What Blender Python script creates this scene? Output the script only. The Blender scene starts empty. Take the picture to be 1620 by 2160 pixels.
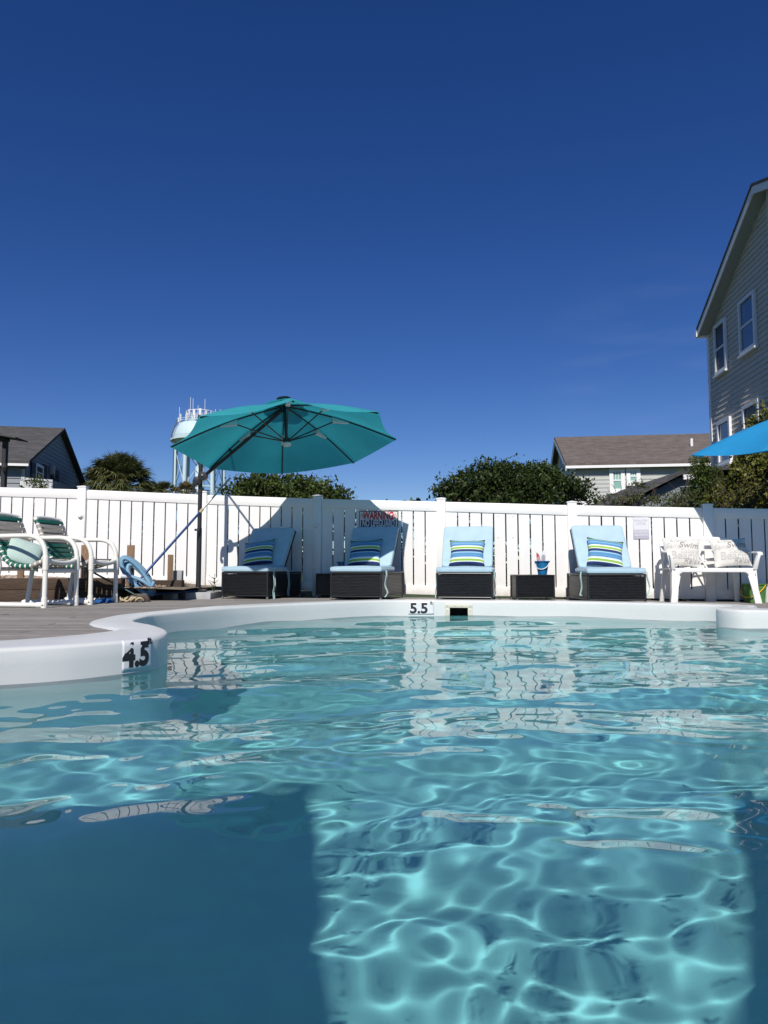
import bpy, bmesh, math, random
import numpy as np
from mathutils import Vector, Matrix
R = math.radians
random.seed(11)
rng = np.random.default_rng(5)
scene = bpy.context.scene
C = scene.collection

# ------------------------------------------------------------------ camera
CAMZ = .61
F = 1500.0                      # focal length in photograph pixels (1620 x 2160)
PITCH = math.atan(117 / 1500.)
cam_d = bpy.data.cameras.new('camera')
cam = bpy.data.objects.new('camera', cam_d); C.objects.link(cam)
cam.location = (0, 0, CAMZ)
cam.rotation_euler = (R(90) + PITCH, 0, 0)
cam_d.sensor_fit = 'VERTICAL'; cam_d.sensor_height = 36; cam_d.lens = F / 2160 * 36
cam_d.clip_start = .05; cam_d.clip_end = 3000
scene.camera = cam

# ------------------------------------------------------------------ light
SUN = Vector((.19, 1.13, -1.07)).normalized()          # direction the light travels
elev = math.asin(-SUN.z)
azim = math.atan2(-SUN.x, -SUN.y)                       # towards the sun, from +Y clockwise
world = bpy.data.worlds.new('World'); scene.world = world; world.use_nodes = True
wn = world.node_tree
sky = wn.nodes.new('ShaderNodeTexSky'); sky.sky_type = 'NISHITA'; sky.sun_disc = False
sky.sun_elevation = elev; sky.sun_rotation = azim
sky.altitude = 1500; sky.air_density = 1.0; sky.dust_density = .15; sky.ozone_density = 3.5
hsv = wn.nodes.new('ShaderNodeHueSaturation'); hsv.inputs['Saturation'].default_value = 1.285
hsv.inputs['Hue'].default_value = .5175
wn.links.new(sky.outputs[0], hsv.inputs['Color'])
# a faint wisp of cirrus low over the right
wtc = wn.nodes.new('ShaderNodeTexCoord'); wmp = wn.nodes.new('ShaderNodeMapping'); wmp.inputs['Scale'].default_value = (5, 5, 26); wmp.inputs['Rotation'].default_value = (0, R(9), 0)
wnz = wn.nodes.new('ShaderNodeTexNoise'); wnz.inputs['Scale'].default_value = 1.3; wnz.inputs['Detail'].default_value = 7
wdt = wn.nodes.new('ShaderNodeVectorMath'); wdt.operation = 'DOT_PRODUCT'; wdt.inputs[1].default_value = Vector((.38, 1, .285)).normalized()
wm1 = wn.nodes.new('ShaderNodeMapRange'); wm1.inputs[1].default_value = .988; wm1.inputs[2].default_value = 1.0
wm2 = wn.nodes.new('ShaderNodeMapRange'); wm2.inputs[1].default_value = .45; wm2.inputs[2].default_value = .8; wm2.inputs[4].default_value = .05
wml = wn.nodes.new('ShaderNodeMath'); wml.operation = 'MULTIPLY'; wmx = wn.nodes.new('ShaderNodeMix'); wmx.data_type = 'RGBA'
wn.links.new(wtc.outputs['Generated'], wmp.inputs[0]); wn.links.new(wmp.outputs[0], wnz.inputs['Vector']); wn.links.new(wtc.outputs['Generated'], wdt.inputs[0])
wn.links.new(wdt.outputs['Value'], wm1.inputs[0]); wn.links.new(wnz.outputs[0], wm2.inputs[0]); wn.links.new(wm1.outputs[0], wml.inputs[0]); wn.links.new(wm2.outputs[0], wml.inputs[1])
wn.links.new(wml.outputs[0], wmx.inputs[0]); wn.links.new(hsv.outputs[0], wmx.inputs[6]); wmx.inputs[7].default_value = (8, 8.6, 9.4, 1)
wn.links.new(wmx.outputs[2], wn.nodes['Background'].inputs[0])
wn.nodes['Background'].inputs[1].default_value = .076
sun_d = bpy.data.lights.new('sun', 'SUN'); sun_d.energy = 4.6; sun_d.angle = R(.53); sun_d.color = (1, .95, .88)
sun_d.cycles.is_caustics_light = True
sun = bpy.data.objects.new('sun', sun_d); C.objects.link(sun); sun.location = (0, 0, 30)
sun.rotation_euler = SUN.to_track_quat('-Z', 'Y').to_euler()
vs = scene.view_settings
vs.view_transform = 'Standard'; vs.look = 'None'; vs.gamma = 1; vs.exposure = 0.15; vs.use_curve_mapping = False
cy = scene.cycles
cy.use_denoising = True; cy.caustics_reflective = False; cy.caustics_refractive = True
cy.max_bounces = 8; cy.transparent_max_bounces = 12; cy.sample_clamp_indirect = 12

# ------------------------------------------------------------------ helpers
_c, _s = math.cos(PITCH), math.sin(PITCH)
def ray(px, py):
    u = (px - 810) / F; v = (1080 - py) / F
    return Vector((u, _c - v * _s, _s + v * _c))
def P(px, py, Y):
    d = ray(px, py); t = Y / d.y
    return Vector((d.x * t, Y, CAMZ + d.z * t))
def deckz(X): return .172 - .006 * max(0., X)

def tag(o, label=None, cat=None, group=None, kind=None):
    if label: o['label'] = label
    if cat: o['category'] = cat
    if group: o['group'] = group
    if kind: o['kind'] = kind
    return o
def empty(name, loc=(0, 0, 0), rz=0., label=None, cat=None, group=None):
    o = bpy.data.objects.new(name, None); C.objects.link(o)
    o.location = loc; o.rotation_euler = (0, 0, rz); o.empty_display_size = .1
    return tag(o, label, cat, group)
def kids(o): return [c for c in bpy.data.objects if c.parent == o]
def copy_tree(o, parent=None):
    c = o.copy(); C.objects.link(c)
    if parent: c.parent = parent
    for k in kids(o): copy_tree(k, c)
    return c

class MB:
    def __init__(s): s.v = []; s.f = []
    def add(s, vs_, fs):
        n = len(s.v); s.v += [tuple(v) for v in vs_]; s.f += [tuple(i + n for i in f) for f in fs]; return s
    def box(s, c, d, M=None):
        x, y, z = [k / 2 for k in d]; c = Vector(c)
        vs_ = [Vector(p) for p in ((-x,-y,-z),(x,-y,-z),(x,y,-z),(-x,y,-z),(-x,-y,z),(x,-y,z),(x,y,z),(-x,y,z))]
        if M is not None: vs_ = [M @ v for v in vs_]
        return s.add([v + c for v in vs_], [(0,3,2,1),(4,5,6,7),(0,1,5,4),(1,2,6,5),(2,3,7,6),(3,0,4,7)])
    def bx(s, a, b):
        return s.box([(a[i] + b[i]) / 2 for i in range(3)], [abs(b[i] - a[i]) for i in range(3)])
    def hexa(s, p):             # 8 points bottom loop then top loop
        return s.add(p, [(0,3,2,1),(4,5,6,7),(0,1,5,4),(1,2,6,5),(2,3,7,6),(3,0,4,7)])
    def tube(s, pts, r, n=8, closed=False, cap=True):
        pts = [Vector(p) for p in pts]; m = len(pts)
        rs = r if isinstance(r, (list, tuple)) else [r] * m
        tang = []
        for i in range(m):
            a = pts[i - 1] if (i > 0 or closed) else pts[i]; b = pts[(i + 1) % m] if (i < m - 1 or closed) else pts[i]
            t = (b - a); tang.append(t.normalized() if t.length > 1e-9 else Vector((0, 0, 1)))
        u = tang[0].orthogonal().normalized(); vs_ = []; fs = []
        for i in range(m):
            t = tang[i]; u = (u - t * u.dot(t))
            u = u.normalized() if u.length > 1e-6 else t.orthogonal().normalized(); w = t.cross(u)
            for k in range(n):
                a = 2 * math.pi * k / n
                vs_.append(pts[i] + (u * math.cos(a) + w * math.sin(a)) * rs[i])
        for i in range(m if closed else m - 1):
            j = (i + 1) % m
            for k in range(n):
                l = (k + 1) % n
                fs.append((i * n + k, i * n + l, j * n + l, j * n + k))
        if cap and not closed:
            fs.append(tuple(range(n - 1, -1, -1))); fs.append(tuple((m - 1) * n + k for k in range(n)))
        return s.add(vs_, fs)
    def lathe(s, prof, n=24, c=(0, 0, 0), M=None):
        vs_ = []; fs = []; c = Vector(c)
        for (r, z) in prof:
            for k in range(n):
                a = 2 * math.pi * k / n; v = Vector((r * math.cos(a), r * math.sin(a), z))
                if M is not None: v = M @ v
                vs_.append(v + c)
        for i in range(len(prof) - 1):
            for k in range(n):
                l = (k + 1) % n
                fs.append((i * n + k, i * n + l, (i + 1) * n + l, (i + 1) * n + k))
        fs.append(tuple(range(n - 1, -1, -1))); fs.append(tuple((len(prof) - 1) * n + k for k in range(n)))
        return s.add(vs_, fs)
    def prism(s, poly, d0, d1, fn):   # poly 2d list; fn(a, b, d) -> 3d
        n = len(poly); vs_ = [fn(a, b, d0) for a, b in poly] + [fn(a, b, d1) for a, b in poly]
        fs = [tuple(range(n - 1, -1, -1)), tuple(range(n, 2 * n))] + [(i, (i + 1) % n, n + (i + 1) % n, n + i) for i in range(n)]
        return s.add(vs_, fs)
    def mesh(s, name, mat, smooth=False, bevel=0, seg=2, ang=40):
        me = bpy.data.meshes.new(name); me.from_pydata(s.v, [], s.f)
        bm = bmesh.new(); bm.from_mesh(me)
        bmesh.ops.recalc_face_normals(bm, faces=bm.faces)
        if bevel:
            es = [e for e in bm.edges if len(e.link_faces) == 2 and e.calc_face_angle(0) > R(30)]
            bmesh.ops.bevel(bm, geom=es, offset=bevel, segments=seg, profile=.5, affect='EDGES')
        if smooth or bevel:
            for f in bm.faces: f.smooth = True
            for e in bm.edges:
                if len(e.link_faces) != 2 or e.calc_face_angle(0) > R(ang): e.smooth = False
        bm.to_mesh(me); bm.free()
        if mat: me.materials.append(mat)
        return me
    def build(s, name, mat, parent=None, **k):
        o = bpy.data.objects.new(name, s.mesh(name, mat, **k)); C.objects.link(o)
        if parent: o.parent = parent
        return o

def raw(name, V, Fc, mat, parent=None, smooth=False):
    me = bpy.data.meshes.new(name); me.from_pydata([tuple(v) for v in V], [], [tuple(f) for f in Fc])
    if smooth: me.polygons.foreach_set('use_smooth', [True] * len(me.polygons))
    if mat: me.materials.append(mat)
    o = bpy.data.objects.new(name, me); C.objects.link(o)
    if parent: o.parent = parent
    return o

def crom(pts, n, closed=False):
    pts = [Vector(p) for p in pts]; m = len(pts); out = []
    for i in range(m if closed else m - 1):
        if closed: p0, p1, p2, p3 = pts[i - 1], pts[i], pts[(i + 1) % m], pts[(i + 2) % m]
        else: p0, p1, p2, p3 = pts[max(i - 1, 0)], pts[i], pts[i + 1], pts[min(i + 2, m - 1)]
        for k in range(n):
            t = k / n
            out.append(.5 * ((2 * p1) + (p2 - p0) * t + (2 * p0 - 5 * p1 + 4 * p2 - p3) * t * t + (3 * p1 - p0 - 3 * p2 + p3) * t ** 3))
    if not closed: out.append(pts[-1])
    return out

def text2d(body, size, shear=0., bold=0., spacing=1., xs=1.):
    cu = bpy.data.curves.new('lettering', 'FONT'); cu.body = body; cu.size = size; cu.shear = shear
    cu.offset = bold; cu.space_character = spacing; cu.align_x = 'CENTER'; cu.align_y = 'CENTER'; cu.resolution_u = 4
    o = bpy.data.objects.new('lettering', cu); C.objects.link(o)
    bpy.context.view_layer.update()
    me = bpy.data.meshes.new_from_object(o)
    v = [(p.co.x * xs, p.co.y) for p in me.vertices]; f = [tuple(q.vertices) for q in me.polygons]
    bpy.data.objects.remove(o); bpy.data.meshes.remove(me)
    return v, f
def disc2d(cx, cy, r, r0=0, n=24):
    v = []; f = []
    for k in range(n):
        a = 2 * math.pi * k / n; v += [(cx + r * math.cos(a), cy + r * math.sin(a)), (cx + r0 * math.cos(a), cy + r0 * math.sin(a))]
    for k in range(n):
        l = (k + 1) % n; f.append((2 * k, 2 * l, 2 * l + 1, 2 * k + 1))
    return v, f
def map_text(name, vf, fn, mat, parent):
    V = [fn(a, b) for a, b in vf[0]]
    return raw(name, V, vf[1], mat, parent)
def rect2d(x0, y0, x1, y1): return [(x0, y0), (x1, y0), (x1, y1), (x0, y1)], [(0, 1, 2, 3)]

# ------------------------------------------------------------------ materials
def base(name):
    m = bpy.data.materials.new(name); m.use_nodes = True; n = m.node_tree
    return m, n, n.nodes['Principled BSDF']
def N(n, t, **k):
    o = n.nodes.new(t)
    for a, b in k.items():
        if hasattr(o, a): setattr(o, a, b)
        else: o.inputs[a].default_value = b
    return o
def mat(name, col, rough=.6, var=.12, scale=8., bump=0., bscale=60., metal=0., spec=.5, stretch=None, col2=None, rnd=0., dirt=None, transl=0., sheen=0):
    m, n, p = base(name)
    p.inputs['Roughness'].default_value = rough; p.inputs['Metallic'].default_value = metal
    p.inputs['Specular IOR Level'].default_value = spec
    tc = N(n, 'ShaderNodeTexCoord'); src = tc.outputs['Object']
    if stretch:
        mp = N(n, 'ShaderNodeMapping'); mp.inputs['Scale'].default_value = stretch
        n.links.new(src, mp.inputs[0]); src = mp.outputs[0]
    nz = N(n, 'ShaderNodeTexNoise', Scale=scale, Detail=6., Roughness=.6)
    n.links.new(src, nz.inputs['Vector'])
    c2 = col2 or tuple(c * (1 - var * 2) for c in col)
    mr = N(n, 'ShaderNodeMapRange'); mr.inputs[1].default_value = .3; mr.inputs[2].default_value = .7
    n.links.new(nz.outputs[0], mr.inputs[0])
    mx = N(n, 'ShaderNodeMix', data_type='RGBA')
    mx.inputs[6].default_value = (*c2, 1); mx.inputs[7].default_value = (*col, 1)
    n.links.new(mr.outputs[0], mx.inputs[0]); out = mx.outputs[2]
    if rnd:
        oi = N(n, 'ShaderNodeObjectInfo'); mr2 = N(n, 'ShaderNodeMapRange'); mr2.inputs[3].default_value = 1 - rnd; mr2.inputs[4].default_value = 1 + rnd
        n.links.new(oi.outputs['Random'], mr2.inputs[0])
        mm = N(n, 'ShaderNodeVectorMath', operation='SCALE'); n.links.new(out, mm.inputs[0]); n.links.new(mr2.outputs[0], mm.inputs[3]); out = mm.outputs[0]
    if dirt:
        n2 = N(n, 'ShaderNodeTexNoise', Scale=dirt[1], Detail=8., Roughness=.7); n.links.new(tc.outputs['Object'], n2.inputs['Vector'])
        m3 = N(n, 'ShaderNodeMapRange'); m3.inputs[1].default_value = dirt[2]; m3.inputs[2].default_value = dirt[2] + .2; m3.inputs[4].default_value = dirt[3]
        n.links.new(n2.outputs[0], m3.inputs[0])
        mx2 = N(n, 'ShaderNodeMix', data_type='RGBA'); n.links.new(m3.outputs[0], mx2.inputs[0]); n.links.new(out, mx2.inputs[6]); mx2.inputs[7].default_value = (*dirt[0], 1); out = mx2.outputs[2]
    n.links.new(out, p.inputs['Base Color'])
    if bump:
        nb = N(n, 'ShaderNodeTexNoise', Scale=bscale, Detail=5.); n.links.new(src, nb.inputs['Vector'])
        b = N(n, 'ShaderNodeBump', Strength=bump, Distance=.01); n.links.new(nb.outputs[0], b.inputs['Height']); n.links.new(b.outputs[0], p.inputs['Normal'])
    if transl:
        tr = N(n, 'ShaderNodeBsdfTranslucent'); n.links.new(out, tr.inputs[0])
        ms = N(n, 'ShaderNodeMixShader', Fac=transl); n.links.new(p.outputs[0], ms.inputs[1]); n.links.new(tr.outputs[0], ms.inputs[2])
        n.links.new(ms.outputs[0], n.nodes['Material Output'].inputs[0])
    if sheen: p.inputs['Sheen Weight'].default_value = sheen
    return m

def leafmat(name, c1, c2, rough=.5):
    m, n, p = base(name); p.inputs['Roughness'].default_value = rough; p.inputs['Specular IOR Level'].default_value = .3
    g = N(n, 'ShaderNodeNewGeometry'); cr = N(n, 'ShaderNodeValToRGB')
    cr.color_ramp.elements[0].color = (*c1, 1); cr.color_ramp.elements[1].color = (*c2, 1)
    tc = N(n, 'ShaderNodeTexCoord'); nz = N(n, 'ShaderNodeTexNoise', Scale=2.2, Detail=3.); n.links.new(tc.outputs['Object'], nz.inputs['Vector'])
    ad = N(n, 'ShaderNodeMath', operation='MULTIPLY_ADD'); ad.inputs[1].default_value = 1.6; ad.inputs[2].default_value = -.8; n.links.new(nz.outputs[0], ad.inputs[0])
    a2 = N(n, 'ShaderNodeMath', operation='ADD'); n.links.new(g.outputs['Random Per Island'], a2.inputs[0]); n.links.new(ad.outputs[0], a2.inputs[1])
    n.links.new(a2.outputs[0], cr.inputs[0]); n.links.new(cr.outputs[0], p.inputs['Base Color'])
    tr = N(n, 'ShaderNodeBsdfTranslucent'); n.links.new(cr.outputs[0], tr.inputs[0])
    ms = N(n, 'ShaderNodeMixShader', Fac=.2); n.links.new(p.outputs[0], ms.inputs[1]); n.links.new(tr.outputs[0], ms.inputs[2])
    n.links.new(ms.outputs[0], n.nodes['Material Output'].inputs[0])
    return m

def wickermat():
    m, n, p = base('black_wicker'); p.inputs['Roughness'].default_value = .33
    tc = N(n, 'ShaderNodeTexCoord'); sx = N(n, 'ShaderNodeSeparateXYZ'); n.links.new(tc.outputs['Object'], sx.inputs[0])
    ad = N(n, 'ShaderNodeMath', operation='ADD'); n.links.new(sx.outputs[0], ad.inputs[0]); n.links.new(sx.outputs[1], ad.inputs[1])
    cb = N(n, 'ShaderNodeCombineXYZ'); n.links.new(ad.outputs[0], cb.inputs[0]); n.links.new(sx.outputs[2], cb.inputs[1])
    br = N(n, 'ShaderNodeTexBrick', Scale=1.0); br.inputs['Mortar Size'].default_value = .0045; br.inputs['Mortar Smooth'].default_value = .9
    br.inputs['Brick Width'].default_value = .048; br.inputs['Row Height'].default_value = .020
    br.inputs['Color1'].default_value = (.005, .0055, .007, 1); br.inputs['Color2'].default_value = (.014, .0145, .017, 1); br.inputs['Mortar'].default_value = (.0015, .0015, .0015, 1)
    n.links.new(cb.outputs[0], br.inputs['Vector']); n.links.new(br.outputs[0], p.inputs['Base Color'])
    b = N(n, 'ShaderNodeBump', Strength=1., Distance=.012); b.invert = True; n.links.new(br.outputs[1], b.inputs['Height']); n.links.new(b.outputs[0], p.inputs['Normal'])
    return m

def stripemat():
    m, n, p = base('striped_pillow_fabric'); p.inputs['Roughness'].default_value = .85
    tc = N(n, 'ShaderNodeTexCoord'); sx = N(n, 'ShaderNodeSeparateXYZ'); n.links.new(tc.outputs['UV'], sx.inputs[0])
    cr = N(n, 'ShaderNodeValToRGB'); r = cr.color_ramp; r.interpolation = 'CONSTANT'
    navy = (.012, .03, .12); steel = (.09, .25, .45); green = (.25, .42, .05); wh = (.72, .76, .72); teal = (.05, .16, .25); pale = (.35, .55, .7)
    st = [(0, navy), (.07, navy), (.1, wh), (.13, green), (.21, wh), (.25, pale), (.285, navy), (.30, steel), (.37, teal), (.385, steel), (.43, pale), (.46, teal), (.475, navy), (.555, wh), (.58, green), (.655, wh), (.70, teal), (.715, steel), (.8, pale), (.815, steel), (.9, green), (.93, navy)]
    while len(r.elements) < len(st): r.elements.new(.5)
    for e, (pos, c) in zip(r.elements, st): e.position = pos; e.color = (*c, 1)
    n.links.new(sx.outputs[1], cr.inputs[0]); n.links.new(cr.outputs[0], p.inputs['Base Color'])
    nb = N(n, 'ShaderNodeTexNoise', Scale=9., Detail=4.); n.links.new(tc.outputs['Object'], nb.inputs['Vector'])
    b = N(n, 'ShaderNodeBump', Strength=.4, Distance=.02); n.links.new(nb.outputs[0], b.inputs['Height']); n.links.new(b.outputs[0], p.inputs['Normal'])
    return m

def shinglemat(name, c1, c2, w=.3, h=.14):
    m, n, p = base(name); p.inputs['Roughness'].default_value = .95
    tc = N(n, 'ShaderNodeTexCoord')
    br = N(n, 'ShaderNodeTexBrick', Scale=1.0); br.inputs['Mortar Size'].default_value = .006
    br.inputs['Brick Width'].default_value = w; br.inputs['Row Height'].default_value = h; br.inputs['Bias'].default_value = 0
    br.inputs['Color1'].default_value = (*c1, 1); br.inputs['Color2'].default_value = (*c2, 1); br.inputs['Mortar'].default_value = (*[c * .6 for c in c1], 1)
    n.links.new(tc.outputs['UV'], br.inputs['Vector'])
    nz = N(n, 'ShaderNodeTexNoise', Scale=3., Detail=8., Roughness=.8); n.links.new(tc.outputs['UV'], nz.inputs['Vector'])
    mr = N(n, 'ShaderNodeMapRange'); mr.inputs[3].default_value = .65; mr.inputs[4].default_value = 1.35; n.links.new(nz.outputs[0], mr.inputs[0])
    mm = N(n, 'ShaderNodeVectorMath', operation='SCALE'); n.links.new(br.outputs[0], mm.inputs[0]); n.links.new(mr.outputs[0], mm.inputs[3])
    n.links.new(mm.outputs[0], p.inputs['Base Color'])
    b = N(n, 'ShaderNodeBump', Strength=.6, Distance=.01); n.links.new(br.outputs[1], b.inputs['Height']); b.invert = True; n.links.new(b.outputs[0], p.inputs['Normal'])
    return m

def glassmat(name, col, rough=.08):
    m, n, p = base(name); p.inputs['Base Color'].default_value = (*col, 1); p.inputs['Roughness'].default_value = rough
    p.inputs['Specular IOR Level'].default_value = .9; p.inputs['Coat Weight'].default_value = .6; p.inputs['Coat Roughness'].default_value = .03
    nz = N(n, 'ShaderNodeTexNoise', Scale=1.2); tc = N(n, 'ShaderNodeTexCoord'); n.links.new(tc.outputs['Object'], nz.inputs['Vector'])
    b = N(n, 'ShaderNodeBump', Strength=.1, Distance=.05); n.links.new(nz.outputs[0], b.inputs['Height']); n.links.new(b.outputs[0], p.inputs['Normal'])
    return m

M_ = {}
M_['vinyl'] = mat('white_vinyl', (.80, .79, .77), .38, .02, 3., .05, 40, dirt=((.68, .66, .60), 6., .66, .25))
_v = M_['vinyl'].node_tree; _p = _v.nodes['Principled BSDF']; _cs = _p.inputs['Base Color'].links[0].from_socket      # splashed dirt low on the fence
_g = N(_v, 'ShaderNodeNewGeometry'); _sx = N(_v, 'ShaderNodeSeparateXYZ'); _v.links.new(_g.outputs['Position'], _sx.inputs[0])
_mr = N(_v, 'ShaderNodeMapRange'); _mr.inputs[1].default_value = .18; _mr.inputs[2].default_value = .55; _mr.inputs[3].default_value = 1.; _mr.inputs[4].default_value = 0.; _v.links.new(_sx.outputs[2], _mr.inputs[0])
_nz = N(_v, 'ShaderNodeTexNoise', Scale=9., Detail=7., Roughness=.7); _v.links.new(_g.outputs['Position'], _nz.inputs['Vector'])
_m2 = N(_v, 'ShaderNodeMapRange'); _m2.inputs[1].default_value = .4; _m2.inputs[2].default_value = .7; _m2.inputs[4].default_value = .55; _v.links.new(_nz.outputs[0], _m2.inputs[0])
_ml = N(_v, 'ShaderNodeMath', operation='MULTIPLY'); _v.links.new(_mr.outputs[0], _ml.inputs[0]); _v.links.new(_m2.outputs[0], _ml.inputs[1])
_mx = N(_v, 'ShaderNodeMix', data_type='RGBA'); _v.links.new(_ml.outputs[0], _mx.inputs[0]); _v.links.new(_cs, _mx.inputs[6]); _mx.inputs[7].default_value = (.50, .45, .36, 1); _v.links.new(_mx.outputs[2], _p.inputs['Base Color'])
M_['pvc'] = mat('white_pvc', (.78, .76, .70), .35, .03, 8., .04, 60, dirt=((.55, .5, .4), 9., .6, .5))
M_['plastic'] = mat('white_plastic', (.80, .79, .76), .4, .02, 6., .06, 80, dirt=((.6, .56, .48), 7., .6, .4))
M_['gelcoat'] = mat('pool_gelcoat', (.62, .635, .62), .32, .03, 2., .06, 50, dirt=((.50, .51, .47), 4., .58, .5))
M_['plank'] = mat('weathered_deck_wood', (.30, .275, .25), .85, .2, 14., .5, 30, stretch=(.6, 9, 9), rnd=.16, col2=(.15, .135, .125))
M_['dark_gap'] = mat('gap_shade_colour', (.05, .045, .04), .9)  # near-black colour stands in for the shade between planks
M_['timber'] = mat('landscape_timber', (.075, .046, .028), .85, .2, 10., .5, 30, stretch=(.8, 8, 8), col2=(.03, .019, .013), rnd=.15)
M_['post_wood'] = mat('weathered_post_wood', (.27, .17, .10), .85, .2, 10., .5, 30, stretch=(8, 8, .8), col2=(.14, .085, .05), rnd=.15)
M_['gravel'] = leafmat('gravel_stones', (.22, .15, .10), (.55, .45, .36), .9)
M_['soil'] = mat('sandy_soil', (.22, .17, .12), .95, .25, 5., .6, 30)
M_['grass'] = mat('lawn_grass', (.07, .10, .03), .95, .25, 3., .6, 20)
M_['concrete'] = mat('grey_concrete', (.42, .42, .42), .85, .12, 8., .3, 60)
M_['wicker'] = wickermat()
M_['blackmetal'] = mat('black_powder_coat', (.013, .014, .017), .4, .05, 10.)
M_['mastmetal'] = mat('charcoal_aluminium', (.035, .038, .043), .38, .05, 10., metal=.3)
M_['cushion'] = mat('light_blue_cushion', (.40, .55, .64), .9, .06, 7., .25, 25, sheen=.2)
M_['piping'] = mat('blue_cushion_piping', (.26, .42, .50), .9, .03)
M_['stripe'] = stripemat()
M_['tie'] = mat('pale_cloth_tie', (.45, .66, .66), .9, .05)
M_['teal'] = mat('teal_canopy_fabric', (.04, .42, .48), .8, .08, 3., .35, 5, transl=.42)
M_['blue'] = mat('blue_canopy_fabric', (.015, .30, .62), .8, .05, 5., .15, 12, transl=.25)
M_['offwhite'] = mat('added_sail_fabric', (.82, .84, .74), .8, .04, 5., .15, 12, transl=.7)
M_['interior'] = mat('lightened_gelcoat', (.74, .80, .79), .4, .03, 1.5, 0, dirt=((.62, .67, .64), 2., .58, .5))  # gelcoat made paler under water to brighten the shaded floor
M_['white_fabric'] = mat('white_mesh_pocket', (.62, .64, .66), .9, .05)
M_['green_strap'] = mat('green_vinyl_strap', (.012, .13, .085), .45, .08, 20.)
M_['tan_strap'] = mat('tan_vinyl_strap', (.36, .33, .29), .5, .08, 20.)
M_['sage'] = mat('sage_pillow_fabric', (.42, .54, .49), .9, .04, 12., .3, 25)
M_['linen'] = mat('printed_linen', (.66, .64, .59), .9, .04, 16., .3, 30)
M_['ink_dark'] = mat('dark_grey_print', (.32, .30, .29), .9)
M_['ink_light'] = mat('pale_grey_print', (.57, .56, .53), .9)
M_['ink_mid'] = mat('soft_grey_print', (.43, .40, .39), .9)
M_['black'] = mat('black_print', (.012, .012, .016), .6)
M_['tile'] = mat('white_marker_tile', (.68, .69, .70), .3, .03)
M_['cream'] = mat('cream_abs_plastic', (.62, .60, .49), .45, .06)
M_['dark'] = mat('dark_void', (.01, .01, .012), .8)
M_['red'] = mat('red_sign_paint', (.55, .015, .03), .45, .05)
M_['navy'] = mat('navy_sign_paint', (.012, .02, .12), .45, .05)
M_['signwhite'] = mat('sign_white', (.74, .73, .70), .45, .05)
M_['lav'] = mat('faded_lavender_print', (.52, .51, .60), .6, .05)
M_['lav2'] = mat('faded_sign_face', (.70, .69, .72), .6, .03)
M_['bluepole'] = mat('blue_anodised_tube', (.008, .045, .16), .3, .05, metal=.4)
M_['alu'] = mat('brushed_aluminium', (.38, .38, .38), .35, .08, metal=.8)
M_['greenpole'] = mat('dark_green_tube', (.006, .05, .04), .4, .05)
M_['hose'] = mat('light_blue_hose', (.17, .33, .47), .45, .1, 30., .4, 150)
M_['hose_white'] = mat('white_hose_cuff', (.55, .56, .66), .5)
M_['rope'] = mat('pale_rope', (.55, .45, .28), .9, .2, 40.)
M_['bluecloth'] = mat('royal_blue_net', (.01, .09, .30), .8, .2, 30.)
M_['bluebucket'] = mat('blue_bucket_plastic', (.01, .17, .38), .35, .15, 20.)
M_['greenbucket'] = mat('green_bucket_plastic', (.09, .22, .05), .5, .12, 12.)
M_['yellow'] = mat('yellow_plastic', (.75, .48, .02), .4)
M_['toyred'] = mat('red_toy_plastic', (.55, .03, .04), .4)
M_['toywhite'] = mat('white_toy_plastic', (.75, .75, .75), .4)
M_['brown'] = mat('brown_brush_head', (.07, .045, .035), .6, .1)
M_['siding'] = mat('greige_siding', (.58, .535, .46), .6, .05, 4., .15, 30, stretch=(3, 3, .3), rnd=.04)
M_['siding_light'] = mat('light_grey_siding', (.42, .43, .41), .6, .04, 3.)
M_['siding_blue'] = mat('slate_blue_siding', (.20, .225, .245), .6, .05, 3.)
M_['trim'] = mat('white_trim_paint', (.78, .78, .77), .45, .03)
M_['soffit'] = mat('greige_soffit', (.42, .41, .37), .7, .05)
M_['roof_grey'] = shinglemat('charcoal_shingles', (.05, .05, .052), (.085, .083, .083))
M_['roof_brown'] = shinglemat('brown_shingles', (.10, .082, .072), (.15, .125, .11))
M_['glass'] = mat('dark_window_screen', (.012, .014, .022), .35, .2, 2., spec=.35)
M_['glass_pale'] = glassmat('pale_window_glass', (.25, .42, .36), .2)
M_['blind'] = glassmat('blinded_window_glass', (.05, .07, .10), .2)
M_['shutter'] = mat('dark_navy_shutter', (.012, .015, .03), .6)
M_['dark_wood'] = mat('dark_stained_wood', (.02, .018, .018), .7)
M_['tower'] = mat('pale_blue_tower_paint', (.50, .63, .67), .45, .03, .3)
M_['tower_white'] = mat('white_antenna_panel', (.78, .78, .78), .5)
M_['tower_dark'] = mat('grey_cable_steel', (.10, .11, .11), .6)
M_['bark'] = mat('tree_bark', (.09, .065, .045), .9, .2, 8., .6, 20)
M_['leaf_dark'] = leafmat('dark_glossy_leaves', (.012, .022, .006), (.055, .085, .018))
M_['leaf_mid'] = leafmat('mid_green_leaves', (.02, .035, .008), (.085, .12, .022))
M_['leaf_yel'] = leafmat('yellow_green_leaves', (.025, .04, .008), (.17, .17, .03))
M_['leaf_sprig'] = leafmat('sprig_leaves', (.04, .055, .02), (.12, .13, .05))
M_['palm'] = leafmat('palm_fronds', (.035, .048, .016), (.18, .19, .075))
M_['palm_dry'] = leafmat('dry_palm_fronds', (.14, .11, .05), (.25, .21, .10))
M_['leaf_small'] = leafmat('shrub_leaves', (.03, .05, .012), (.10, .13, .04))

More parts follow.
